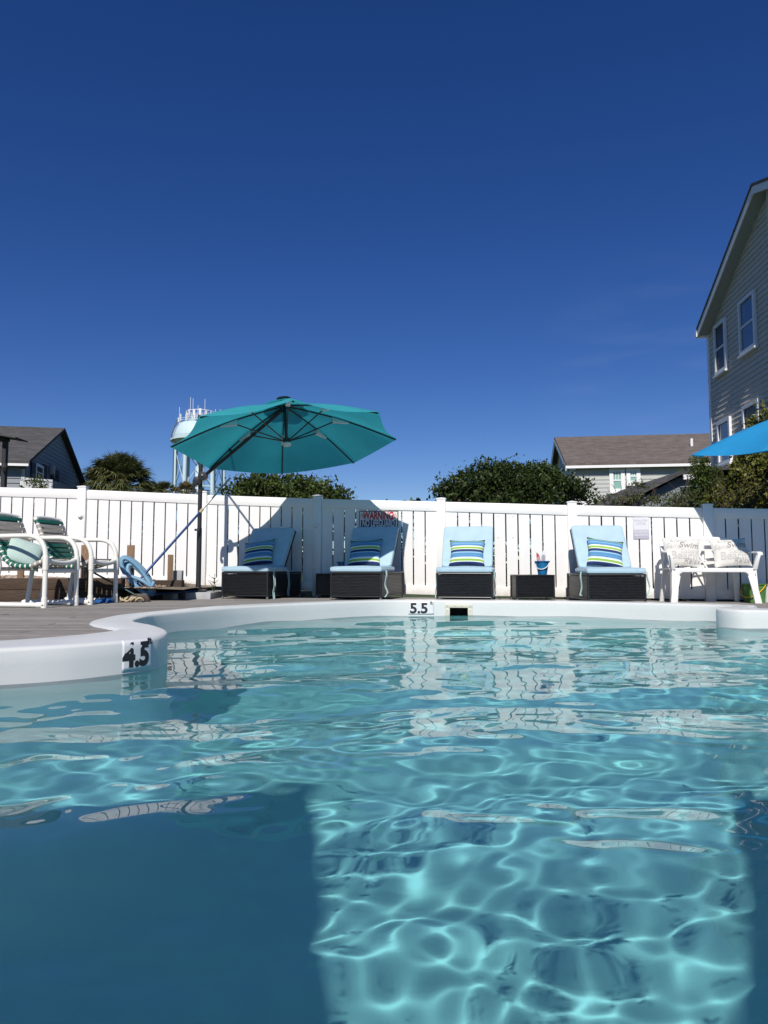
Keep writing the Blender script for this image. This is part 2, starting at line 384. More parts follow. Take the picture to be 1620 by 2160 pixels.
_m = M_['offwhite']; _n = _m.node_tree; _o = _n.nodes['Material Output']; _src = _o.inputs[0].links[0].from_socket
_t = N(_n, 'ShaderNodeBsdfTransparent', Color=(.75, 1., .85, 1)); _x = N(_n, 'ShaderNodeMixShader', Fac=.12)      # added sails pass some greenish sun to lighten their shadow
_n.links.new(_src, _x.inputs[1]); _n.links.new(_t.outputs[0], _x.inputs[2]); _n.links.new(_x.outputs[0], _o.inputs[0])

# water: smooth refracting sheet with a light tint; the sun's caustics come through it
m, n, _p = base('pool_water'); n.nodes.remove(_p)
rf = N(n, 'ShaderNodeBsdfRefraction', Color=(.50, .81, .845, 1), Roughness=0., IOR=1.16)
gl = N(n, 'ShaderNodeBsdfGlossy', Roughness=0.)
fr = N(n, 'ShaderNodeFresnel', IOR=1.333); mx = N(n, 'ShaderNodeMixShader')
geo = N(n, 'ShaderNodeNewGeometry'); ior = N(n, 'ShaderNodeMapRange'); ior.inputs[3].default_value = 1.333; ior.inputs[4].default_value = 1.16
n.links.new(geo.outputs['Backfacing'], ior.inputs[0]); n.links.new(ior.outputs[0], fr.inputs['IOR'])
MURK = .20                    # suspended matter near the surface scatters part of the light
tl = N(n, 'ShaderNodeBsdfTranslucent', Color=(.40, .88, .76, 1)); mk_ = N(n, 'ShaderNodeMixShader', Fac=MURK)
n.links.new(rf.outputs[0], mk_.inputs[1]); n.links.new(tl.outputs[0], mk_.inputs[2])
n.links.new(fr.outputs[0], mx.inputs[0]); n.links.new(mk_.outputs[0], mx.inputs[1]); n.links.new(gl.outputs[0], mx.inputs[2])
n.links.new(mx.outputs[0], n.nodes['Material Output'].inputs[0]); M_['water'] = m

# ------------------------------------------------------------------ pool
# pairs: inner wall line, outer edge of the coping
PAIR = [((-2.6, 3.35), (-2.85, 3.75)), ((-2.01, 3.73), (-2.24, 4.15)), ((-1.66, 3.98), (-1.98, 4.45)), ((-1.40, 4.32), (-1.86, 4.72)),
        ((-1.42, 4.72), (-1.82, 4.92)), ((-1.66, 5.22), (-2.04, 5.18)), ((-1.97, 5.66), (-2.28, 5.55)), ((-2.06, 6.1), (-2.36, 6.05)), ((-2.02, 6.6), (-2.31, 6.6)),
        ((-1.58, 7.62), (-1.82, 7.85)), ((-.95, 8.38), (-1.12, 8.66)), ((-.06, 9.08), (-.16, 9.38)), ((.55, 9.16), (.55, 9.46)), ((1.15, 9.10), (1.2, 9.40)),
        ((2.3, 8.83), (2.4, 9.12)), ((3.0, 8.5), (3.15, 8.78)), ((3.6, 8.12), (3.85, 8.38)), ((3.78, 7.82), (4.12, 8.0)), ((3.62, 7.6), (3.98, 7.66)),
        ((3.42, 7.38), (3.84, 7.46)), ((3.52, 7.12), (3.92, 7.38)), ((3.85, 7.04), (4.12, 7.34)), ((4.6, 6.9), (4.8, 7.2)), ((5.25, 6.4), (5.5, 6.6)),
        ((5.6, 5.4), (5.9, 5.45)), ((5.5, 4.0), (5.8, 3.95)), ((5.1, 2.5), (5.38, 2.4)), ((4.4, .8), (4.65, .63)), ((3.4, -.6), (3.58, -.85)),
        ((1.8, -1.4), (1.88, -1.7)), ((0, -1.6), (0, -1.9)), ((-1.8, -1.4), (-1.95, -1.68)), ((-3.1, -.5), (-3.35, -.68)), ((-3.7, .8), (-4.0, .8)), ((-3.6, 2.1), (-3.88, 2.25)), ((-3.2, 2.9), (-3.45, 3.15))]
NS = 16
inner = crom([(a[0], a[1], 0) for a, b in PAIR], NS, True)
outer = crom([(b[0], b[1], 0) for a, b in PAIR], NS, True)
# cumulative length along the inner wall
def seglen(L): 
    out = [0.]
    for i in range(1, len(L)): out.append(out[-1] + (L[i] - L[i - 1]).length)
    return out
def along(px, Lst):            # index (float) on inner nearest image column px on the far/near visible side
    best = None
    for i, p in enumerate(Lst):
        pass
    return best
SK0, SK1 = (948 - 810) / F * 9.14, (985 - 810) / F * 9.14         # skimmer mouth in X on the far wall
def ins(Lin, Lout, x):
    for i in range(len(Lin) - 1):
        a, b = Lin[i], Lin[i + 1]
        if a.y > 8.9 and b.y > 8.9 and a.x < x <= b.x:
            t = (x - a.x) / (b.x - a.x)
            Lin.insert(i + 1, a.lerp(b, t)); Lout.insert(i + 1, Lout[i].lerp(Lout[i + 1], t)); return
ins(inner, outer, SK0); ins(inner, outer, SK1)
n_i = len(inner); RIM = .18
nrm = []
for i in range(n_i):
    t = (inner[(i + 1) % n_i] - inner[i - 1]).normalized(); nrm.append(Vector((t.y, -t.x, 0)))   # points into the pool (loop runs clockwise)
cen = Vector((.8, 4, 0))
if nrm[200].dot(cen - inner[200]) < 0: nrm = [-a for a in nrm]
rows = []   # (kind, value): rows from the outside skirt to the floor
def row(fr_, z, inw=0.): rows.append((fr_, z, inw))
row(1.0, .10); row(1.0, .172); row(.97, .186); row(.9, .192); row(.5, .194); row(.09, .192); row(.035, .188); row(.008, .179); row(0, .168)
row(0, .098); row(0, .06); row(0, -.03); row(0, -.3, .01); row(0, -.9, .04); row(0, -1.05, .07); row(0, -1.15, .13); row(0, -1.22, .22); row(0, -1.27, .36)
V = []; Fc = []
for (fr_, z, inw) in rows:
    for i in range(n_i):
        zz = z if z > -.2 else z * (1 + .12 * min(1, max(0, inner[i].y / 8)))
        p = inner[i].lerp(outer[i], fr_) + nrm[i] * inw; V.append((p.x, p.y, zz))
mouth_rows = (9, 10)
for r in range(len(rows) - 1):
    for i in range(n_i):
        j = (i + 1) % n_i
        if r in mouth_rows and SK0 - 1e-4 <= inner[i].x <= SK1 + 1e-4 and SK0 - 1e-4 <= inner[j].x <= SK1 + 1e-4 and inner[i].y > 8.9: continue
        Fc.append((r * n_i + i, r * n_i + j, (r + 1) * n_i + j, (r + 1) * n_i + i))
base_r = (len(rows) - 1) * n_i
Fc.append(tuple(base_r + i for i in range(n_i)))
me = bpy.data.meshes.new('pool_shell'); me.from_pydata(V, [], Fc)
bm = bmesh.new(); bm.from_mesh(me)
big = [f for f in bm.faces if len(f.verts) > 10]
bmesh.ops.triangulate(bm, faces=big, ngon_method='EAR_CLIP')
for f in bm.faces: f.smooth = True
bm.to_mesh(me); bm.free(); me.materials.append(M_['gelcoat']); me.materials.append(M_['interior'])
for f in me.polygons:
    if f.center.z < -.16: f.material_index = 1
shell = bpy.data.objects.new('pool_shell', me); C.objects.link(shell); tag(shell, kind='structure')
shell.cycles.is_caustics_receiver = True

def wall_at(i_f, v, off=.002):      # point on the wall / rolled edge; i_f float index on inner, v height above the water
    i = int(math.floor(i_f)); t = i_f - i; a = i % n_i; b = (i + 1) % n_i
    I = inner[a].lerp(inner[b], t); O = outer[a].lerp(outer[b], t); nn = nrm[a].lerp(nrm[b], t).normalized()
    if v <= .168: return Vector((I.x, I.y, v)) + nn * off
    w = v - .168; prof = [(0, .168), (.008, .179), (.035, .188), (.09, .192), (.5, .194)]
    wid = (O - I).length; dist = 0
    for k in range(len(prof) - 1):
        p0 = Vector((prof[k][0] * wid, prof[k][1])); p1 = Vector((prof[k + 1][0] * wid, prof[k + 1][1])); l = (p1 - p0).length
        if dist + l >= w or k == len(prof) - 2:
            q = p0.lerp(p1, min(1, (w - dist) / l)); d_ = (O - I).normalized()
            return Vector((I.x + d_.x * q.x, I.y + d_.y * q.x, q.y)) + nn * off * .7 + Vector((0, 0, off * .7))
        dist += l
def wall_map(ic):               # returns fn(a, b) mapping flat (metres right, up) onto the wall around index ic
    cum = [0.]
    idx = [ic]
    def fn(a, b, off=.002):
        d = a; k = float(ic); step = .05 if d > 0 else -.05; acc = 0.; prev = wall_at(k, 0)
        while abs(acc) < abs(d):
            nx = wall_at(k + step, 0); l = (nx - prev).length
            if acc + l >= abs(d): k += step * (abs(d) - acc) / l; break
            acc += l; k += step; prev = nx
        return wall_at(k, b, off)
    return fn
def find_index(pred, score):
    best = None
    for i in range(n_i):
        if pred(inner[i]):
            s_ = score(inner[i])
            if best is None or s_ < best[0]: best = (s_, i)
    return best[1]
def pxcol(p): return 810 + F * p.x / (p.y * _c + (0 - CAMZ) * _s)
def marker(name, label, ic, w, h, v0, txt, tsize, tx, bold, sq=1.):
    root = empty(name, (0, 0, 0), 0, label, 'depth marker')
    fn = wall_map(ic); nx_, ny_ = 14, 8
    V = [fn(-w / 2 + w * a / nx_, v0 + h * b / ny_, .003) for b in range(ny_ + 1) for a in range(nx_ + 1)]
    Fc = [(b * (nx_ + 1) + a, b * (nx_ + 1) + a + 1, (b + 1) * (nx_ + 1) + a + 1, (b + 1) * (nx_ + 1) + a) for b in range(ny_) for a in range(nx_)]
    o = raw('tile_face', V, Fc, M_['tile'], root, True)
    sm = o.modifiers.new('thickness', 'SOLIDIFY'); sm.thickness = .003; sm.offset = 0
    vf = text2d(txt, tsize, bold=bold, xs=sq)
    map_text('numerals', vf, lambda a, b: fn(a + tx, v0 + h * .44 + b, .006), M_['black'], root)
    vf = text2d('ft', tsize * .3, bold=bold * .3)
    map_text('unit', vf, lambda a, b: fn(a + w * .40, v0 + h * .86 + b, .006), M_['black'], root)
    return root
i45 = find_index(lambda p: p.y < 5 and p.x < 0 and p.y > 3, lambda p: abs(pxcol(p) - 288))
i55 = find_index(lambda p: p.y > 8 and abs(p.x) < 1.5, lambda p: abs(pxcol(p) - 886))
marker('depth_marker', 'white 4.5 depth marker on the curved pool wall nose at the left', i45, .215, .185, .012, '4.5', .178, -.012, .009, .84)
marker('depth_marker', 'white 5.5 depth marker on the far pool wall beside the skimmer', i55, .325, .165, .012, '5.5', .178, -.03, .006, 1.08)

# skimmer
ix0 = find_index(lambda p: p.y > 8.9, lambda p: abs(p.x - SK0)); ix1 = find_index(lambda p: p.y > 8.9, lambda p: abs(p.x - SK1))
A = inner[ix0]; B = inner[ix1]
sk = empty('pool_skimmer', ((A.x + B.x) / 2, (A.y + B.y) / 2, 0), math.atan2(B.y - A.y, B.x - A.x), 'cream skimmer opening set in the far pool wall', 'skimmer')
W2 = (B - A).length / 2
fb = MB(); fw = .06
fb.bx((-W2 - fw, -.018, .098), (W2 + fw, .0, .098 + .045)); fb.bx((-W2 - fw, -.018, -.03), (-W2, .0, .0975)); fb.bx((W2, -.018, -.03), (W2 + fw, .0, .0975))
fb.build('faceplate', M_['cream'], sk, bevel=.004)
rb = MB(); rb.bx((-W2, 0.004, .098), (W2, .25, .103)); rb.bx((-W2, .25, -.03), (W2, .255, .098)); rb.bx((-W2 - .005, .004, -.03), (-W2, .25, .098)); rb.bx((W2, .004, -.03), (W2 + .005, .25, .098))
rb.build('throat', M_['dark'], sk)
for x, z in ((-W2 - .03, .12), (-W2 / 3, .12), (W2 / 3, .12), (W2 + .03, .12), (-W2 - .03, .06), (W2 + .03, .06)):
    MB().lathe([(.007, 0), (.007, .003), (.004, .004)], 8, (x, -.018, z), Matrix.Rotation(R(90), 3, 'X')).build('screw', M_['alu'], sk)

# ------------------------------------------------------------------ water
ys = [-2.0]
while ys[-1] < 9.7: ys.append(ys[-1] + max(.016, .0105 * max(ys[-1], 0)))
ys = np.array(ys); xs = np.arange(-4.2, 6.1, .02)
X, Y = np.meshgrid(xs, ys); Z = np.zeros_like(X)
wr = np.random.default_rng(21)
WAVES = ((.10, .50, 90, 1.0, .66, .033), (.48, 2.1, 26, 1.0, .48, .050))     # wavelengths, count, spectrum, spread, rms slope
for l0, l1, cnt, ex_, spread, slope in WAVES:
    part = np.zeros_like(X)
    for i in range(cnt):
        lam = l0 * ((l1 / l0) ** wr.random()); k = 2 * math.pi / lam; a = math.pi / 2 + .22 + wr.normal() * spread
        part += lam ** ex_ * (.35 + wr.random()) * np.sin(k * (math.cos(a) * X + math.sin(a) * Y) + wr.random() * 6.28)
    Z += part * slope / np.std(np.diff(part[:200], axis=0) / .016)
for i in range(46):                       # fine chop, stronger away from the camera
    lam = .045 * (3 ** wr.random()); k = 2 * math.pi / lam; a = math.pi / 2 + wr.normal() * .8
    Z += .00022 * (.3 + .7 * wr.random()) * np.clip((Y - 4.2) / 2.5, 0, 1.) * np.clip(lam * 12, .3, 1) * np.clip((8.5 - Y) / 4., 0, 1) * np.sin(k * (math.cos(a) * X + math.sin(a) * Y) + wr.random() * 6.28)
Z *= .55 + .45 * (np.sin(X * .9 + 1.2 + Y * .3) * np.sin(Y * .8 + .5) * .5 + .5) + .1
# calmer against the shell at the near left nose
dn = np.sqrt(((X + 2.0) / .9) ** 2 + ((Y - 3.6) / .6) ** 2); Z *= np.clip(dn, .35, 1.)
ny_, nx_ = X.shape
Vw = np.stack([X, Y, Z], -1).reshape(-1, 3).astype(np.float32); idx = np.arange(nx_ * ny_).reshape(ny_, nx_)
Q = np.stack([idx[:-1, :-1], idx[:-1, 1:], idx[1:, 1:], idx[1:, :-1]], -1).reshape(-1, 4)
# keep only the water inside the outer coping line
from mathutils.geometry import intersect_point_tri_2d
poly = np.array([(inner[i].lerp(outer[i], .5).x, inner[i].lerp(outer[i], .5).y) for i in range(n_i)])
def inside(px, py, poly):
    r = np.zeros(px.shape, bool); m_ = len(poly)
    for i in range(m_):
        x1, y1 = poly[i]; x2, y2 = poly[(i + 1) % m_]
        if y1 == y2: continue
        c_ = ((y1 > py) != (y2 > py)) & (px < (x2 - x1) * (py - y1) / (y2 - y1) + x1); r ^= c_
    return r
cx_ = Vw[Q].mean(1); keep = inside(cx_[:, 0], cx_[:, 1], poly); Q = Q[keep]
used = np.unique(Q); remap = -np.ones(len(Vw), int); remap[used] = np.arange(len(used)); Vw = Vw[used]; Q = remap[Q]
me = bpy.data.meshes.new('pool_water'); me.vertices.add(len(Vw)); me.vertices.foreach_set('co', Vw.ravel())
me.loops.add(Q.size); me.loops.foreach_set('vertex_index', Q.ravel().astype(np.int32))
me.polygons.add(len(Q)); me.polygons.foreach_set('loop_start', np.arange(0, Q.size, 4, dtype=np.int32)); me.polygons.foreach_set('loop_total', np.full(len(Q), 4, np.int32))
me.polygons.foreach_set('use_smooth', np.ones(len(Q), bool)); me.update(calc_edges=True); me.materials.append(M_['water'])
water = bpy.data.objects.new('pool_water', me); C.objects.link(water); tag(water, kind='structure'); water.cycles.is_caustics_caster = True

# ------------------------------------------------------------------ ground and deck
DX0, DX1, DY0, DY1 = -9., 10., -5., 10.75
g = MB(); gx = [-900, DX0 + .05, DX1 - .05, 900]; gy = [-900, DY0 + .05, DY1 - .2, 1500]
for a in range(3):
    for b in range(3):
        if a == 1 and b == 1: continue
        g.add([(gx[a], gy[b], .02), (gx[a + 1], gy[b], .02), (gx[a + 1], gy[b + 1], .02), (gx[a], gy[b + 1], .02)], [(0, 1, 2, 3)])
tag(g.build('ground', M_['grass']), kind='structure')
hole = np.array([(inner[i].lerp(outer[i], .75).x, inner[i].lerp(outer[i], .75).y) for i in range(n_i)])
def spans(y, x0, x1):
    xs_ = []
    for i in range(len(hole)):
        (ax, ay), (bx_, by) = hole[i], hole[(i + 1) % len(hole)]
        if (ay > y) != (by > y): xs_.append(ax + (y - ay) / (by - ay) * (bx_ - ax))
    xs_.sort(); e = [x0] + xs_ + [x1]
    return [(e[i], e[i + 1]) for i in range(0, len(e), 2)]
deck = empty('deck', (0, 0, 0)); tag(deck, kind='structure')
PW = .142; gapw = .005; y = DY0; under = MB(); fencey = lambda x: 99
def plank_piece(x0, x1, y0, y1, k):
    cuts = [x for x in np.arange(-9 + (k * 2.13) % 3.6, 10, 3.6) if x0 + .2 < x < x1 - .2]
    e = [x0] + cuts + [x1]
    for a, b in zip(e[:-1], e[1:]):
        a2, b2 = a + .0015, b - .0015
        xsn = [a2] + ([0.] if a2 < -.05 and b2 > .05 else []) + [b2]; dz = random.uniform(-.0018, .0018)
        mb = MB(); L = []
        for x in xsn:
            z = deckz(x) + dz
            L += [(x, y0, z - .03), (x, y1, z - .03), (x, y1, z - .003), (x, y1 - .004, z), (x, y0 + .004, z), (x, y0, z - .003)]
        fs = [tuple(range(5, -1, -1)), tuple(6 * (len(xsn) - 1) + q for q in range(6))]
        for s_ in range(len(xsn) - 1):
            for q in range(6): fs.append((6 * s_ + q, 6 * s_ + (q + 1) % 6, 6 * s_ + 6 + (q + 1) % 6, 6 * s_ + 6 + q))
        mb.add(L, fs); mb.build('plank', M_['plank'], deck)
k = 0
while y < DY1 - PW:
    sp = spans(y + PW / 2, DX0, DX1)
    if y < 3.0: sp = [(a, b) for a, b in sp if b - a > .2]
    for a, b in sp:
        if y < 2.9:
            plank_piece(a, b, y, y + PW - gapw, k) if (y > -1) else None
            if y <= -1: under.add([(a, y, .165), (b, y, .165), (b, y + PW - gapw, .165), (a, y + PW - gapw, .165)], [(0, 1, 2, 3)])
        else: plank_piece(a, b, y, y + PW - gapw, k)
        under.add([(a, y - .02, .10), (b, y - .02, .10), (b, y + PW + .01, .10), (a, y + PW + .01, .10)], [(0, 1, 2, 3)])
    y += PW; k += 1
# overlapping underlay rows would be coplanar: stagger them
for i, v in enumerate(under.v): under.v[i] = (v[0], v[1], v[2] - .0006 * ((i // 4) % 7))
under.build('dark_underlay', M_['dark_gap'], deck)  # dark sheet below the planks, read as shade in the gaps

# ------------------------------------------------------------------ fence
POST = [(-330, 11.35, 1020, -.25), (-75, 11.3, 1026, -.25), (176, 11.25, 1033, -.27), (430, 11.2, 1044, -.315), (671, 10.95, 1052.5, -.39), (931, 10.57, 1058.5, -.437), (1206, 10.23, 1066, -.452), (1491, 9.92, 1071.5, -.468), (1790, 9.62, 1076, -.475), (2100, 9.3, 1082, -.48)]
fence = empty('vinyl_fence', (0, 0, 0), 0, 'long white vinyl picket fence behind the loungers and bench', 'fence')
pp = []
for px, Yp, yt, zb in POST:
    q = P(px, yt, Yp); pp.append((q.x, Yp, q.z, CAMZ + zb))
def post_mesh(h):
    mb = MB(); mb.bx((-.0655, -.0655, -.05), (.0655, .0655, h)); return mb
for i, (x, y_, zt, zb) in enumerate(pp):
    a = math.atan2(pp[min(i + 1, len(pp) - 1)][1] - pp[max(i - 1, 0)][1], pp[min(i + 1, len(pp) - 1)][0] - pp[max(i - 1, 0)][0])
    h = zt - zb + .035
    po = post_mesh(h).build('post', M_['vinyl'], fence, bevel=.006); po.location = (x, y_, zb); po.rotation_euler = (0, 0, a)
    cp = MB(); cp.bx((-.073, -.073, h), (.073, .073, h + .016)); cp.add([(-.066, -.066, h + .016), (.066, -.066, h + .016), (.066, .066, h + .016), (-.066, .066, h + .016), (0, 0, h + .033)], [(0, 1, 4), (1, 2, 4), (2, 3, 4), (3, 0, 4)])
    cp.build('post_cap', M_['vinyl'], po)
def fp(i, t, off=0.):            # point on panel i at fraction t, offset towards the camera
    a, b = pp[i], pp[i + 1]; d = Vector((b[0] - a[0], b[1] - a[1], 0)); L = d.length; u = d / L; nn = Vector((u.y, -u.x, 0))
    p = Vector((a[0], a[1], 0)) + d * t + nn * off
    return p, a[2] + (b[2] - a[2]) * t, a[3] + (b[3] - a[3]) * t, L, u, nn
for i in range(len(pp) - 1):
    L = fp(i, 0)[3]; e0 = .066 / L; e1 = 1 - e0; span = e1 - e0
    def slab(t0, t1, zf0, zf1, d0, d1):
        q = []
        for which in (0, 1):
            for (t, d) in ((t0, d0), (t1, d0), (t1, d1), (t0, d1)):
                p, zt, zb, *_ = fp(i, t, d); z = zf0(zt, zb) if which == 0 else zf1(zt, zb); q.append((p.x, p.y, z))
        return MB().hexa(q)
    slab(e0, e1, lambda zt, zb: zt - .145, lambda zt, zb: zt, -.025, .025).build('top_rail', M_['vinyl'], fence, bevel=.004)
    slab(e0, e1, lambda zt, zb: zb + .03, lambda zt, zb: zb + .165, -.025, .025).build('bottom_rail', M_['vinyl'], fence, bevel=.004)
    for k in range(10):
        g0 = .0095 / L
        t0 = e0 + span * k / 10 + (g0 if k else 0) + random.uniform(-1, 1) * .0012 / L; t1 = e0 + span * (k + 1) / 10 - (g0 if k < 9 else 0) + random.uniform(-1, 1) * .0012 / L
        slab(t0, t1, lambda zt, zb: zb + .165, lambda zt, zb: zt - .145, -.011, .011).build('picket', M_['vinyl'], fence)

def fence_pt(px):                # fence location under image column px
    best = None
    for i in range(len(pp) - 1):
        for k in range(201):
            p, zt, zb, L, u, nn = fp(i, k / 200); s_ = abs(810 + F * p.x / p.y - px)
            if best is None or s_ < best[0]: best = (s_, p, u, nn)
    return best[1], best[2], best[3]
for px, py, lab in ((174, 1089, 'round white fence light on the post left of the teal umbrella'), (668, 1109, 'round fence light on the shaded post between two loungers')):
    p, u, nn = fence_pt(px); q = P(px, py, p.y)
    o = empty('fence_light', Vector((q.x, p.y, q.z)) + nn * .066, math.atan2(u.y, u.x), lab, 'light', 'round lights on the fence posts')
    Mx = Matrix.Rotation(R(90), 3, 'X')
    MB().lathe([(.046, 0), (.046, .012), (.038, .018)], 24, (0, 0, 0), Mx).build('base_ring', M_['plastic'], o, smooth=True)
    MB().lathe([(.033, .018), (.031, .032), (.02, .042), (.0, .045)], 24, (0, 0, 0), Mx).build('dome', M_['vinyl'], o, smooth=True, ang=80)
# small bolts left on the pickets
bo = MB()
for px, py in ((1051, 1088), (1082, 1089), (1051, 1133), (1082, 1133)):
    p, u, nn = fence_pt(px); q = P(px, py, p.y); c = Vector((q.x, p.y, q.z)) + nn * .011
    bo.lathe([(.012, 0), (.012, .004), (.006, .008)], 10, c, Matrix.Rotation(math.atan2(u.y, u.x), 3, 'Z') @ Matrix.Rotation(R(90), 3, 'X'))
bo.build('bolts', M_['plastic'], fence)

def sign_frame(px0, px1, pyt, h, name, label, cat, off=.02):
    p0, u, nn = fence_pt((px0 + px1) / 2); a = P(px0, pyt, p0.y); b = P(px1, pyt, p0.y); w = (b - a).length
    c = P((px0 + px1) / 2, pyt, p0.y)
    o = empty(name, Vector((c.x, p0.y, c.z - h / 2)) + nn * off, math.atan2(u.y, u.x), label, cat)
    return o, w
# the warning sign
h = .42; so, w = sign_frame(757, 841, 1078, h, 'warning_sign', 'red and navy warning no lifeguard sign on the fence', 'sign', .022)
so.rotation_euler.y = R(1.2)
FN = lambda d: (lambda a, b: (a, -d, b))
MB().bx((-w / 2, -.006, -h / 2), (w / 2, .006, h / 2)).build('backing_board', M_['black'], so, bevel=.002)
MB().bx((-w / 2 + .012, -.008, -h / 2 + .012), (w / 2 - .012, -.0062, h / 2 - .012)).build('sign_face', M_['signwhite'], so)
MB().bx((-w / 2 + .03, -.0095, -h / 2 + .05), (w / 2 - .035, -.0082, h / 2 - .138)).build('navy_panel', M_['navy'], so, bevel=.0)
map_text('lettering', text2d('WARNING', .165, bold=.006, xs=.58), lambda a, b: (a - .003, -.0105, b + h / 2 - .078), M_['red'], so)
map_text('lettering', text2d('NO LIFEGUARD', .145, bold=.004, xs=.49), lambda a, b: (a, -.0115, b + h / 2 - .193), M_['signwhite'], so)
map_text('lettering', text2d('ON DUTY', .10, bold=.003, xs=.7), lambda a, b: (a, -.0115, b + h / 2 - .30), M_['signwhite'], so)
for sx_ in (-1, 1):
    c = (sx_ * (w / 2 - .062), h / 2 - .078)
    o = map_text('no_diving_symbol', disc2d(0, 0, .036, .029), lambda a, b: (c[0] + a, -.0105, c[1] + b), M_['red'], so)
    a_ = R(40); v = [(-.03, -.003), (.03, -.003), (.03, .003), (-.03, .003)]
    v = [(x * math.cos(a_) + z * math.sin(a_), -x * math.sin(a_) + z * math.cos(a_)) for x, z in v]
    raw('slash', [(x, -.0007, z) for x, z in v], [(0, 1, 2, 3)], M_['red'], o).location = (c[0], -.0108, c[1])
    fg = MB(); fg.prism([(-.010, .016), (.0, .018), (.004, .006), (.012, -.014), (.004, -.02), (-.006, -.004)], -.0104, -.0102, lambda a, b, d: (c[0] + a, d, c[1] + b)); fg.build('figure', M_['black'], o)
# faded notice
h = .31; s2, w = sign_frame(1335, 1367, 1091, h, 'faded_notice', 'faded lavender shallow water notice on the white fence', 'sign', .018)
MB().bx((-w / 2, -.004, -h / 2), (w / 2, .004, h / 2)).build('notice_board', M_['lav'], s2, bevel=.001)
MB().bx((-w / 2 + .006, -.006, -h / 2 + .13), (w / 2 - .006, -.0042, h / 2 - .006)).build('upper_field', M_['lav2'], s2)
for t, z, s_, mt in (('SHALLOW', .105, .042, 'lav'), ('WATER', .06, .042, 'lav'), ('NO DIVING', -.055, .042, 'lav2'), ('ALLOWED', -.1, .042, 'lav2')):
    map_text('lettering', text2d(t, s_, bold=.001, xs=.92), lambda a, b: (a, -.0075, b + z), M_[mt], s2)

# ------------------------------------------------------------------ loungers
def soft_box(w, d, h, r, bulge=.012, nx=14, ny=14, seed=0):   # cushion slab centred at origin in XY, from z=0 to h
    rr = random.Random(seed); V = []; Fc = []
    def se(u, n_=.10): return math.copysign(abs(u) ** n_, u)
    NU, NV = 64, 14
    for j in range(NV + 1):
        ph = -math.pi / 2 + math.pi * j / NV
        for i in range(NU):
            th = 2 * math.pi * i / NU
            cz = se(math.sin(ph), .35); cr_ = abs(math.cos(ph)) ** .12 if abs(math.cos(ph)) > 1e-6 else 0
            cx, cyy = se(math.cos(th)), se(math.sin(th)); x = cx * cr_ * w / 2; y_ = cyy * cr_ * d / 2
            b = bulge * (1 - (2 * x / w) ** 2) * (1 - (2 * y_ / d) ** 2)
            z = h / 2 + cz * h / 2 + (b if cz > 0 else -b * .2)
            V.append((x + rr.uniform(-1, 1) * .0012, y_, z))
    for j in range(NV):
        for i in range(NU):
            k2 = (i + 1) % NU; Fc.append((j * NU + i, j * NU + k2, (j + 1) * NU + k2, (j + 1) * NU + i))
    return V, Fc
def add_soft(name, w, d, h, mat_, parent, M=None, seed=0, bulge=.012):
    V, Fc = soft_box(w, d, h, .02, bulge, seed=seed)
    if M is not None: V = [M @ Vector(v) for v in V]
    return raw(name, V, Fc, mat_, parent, True)

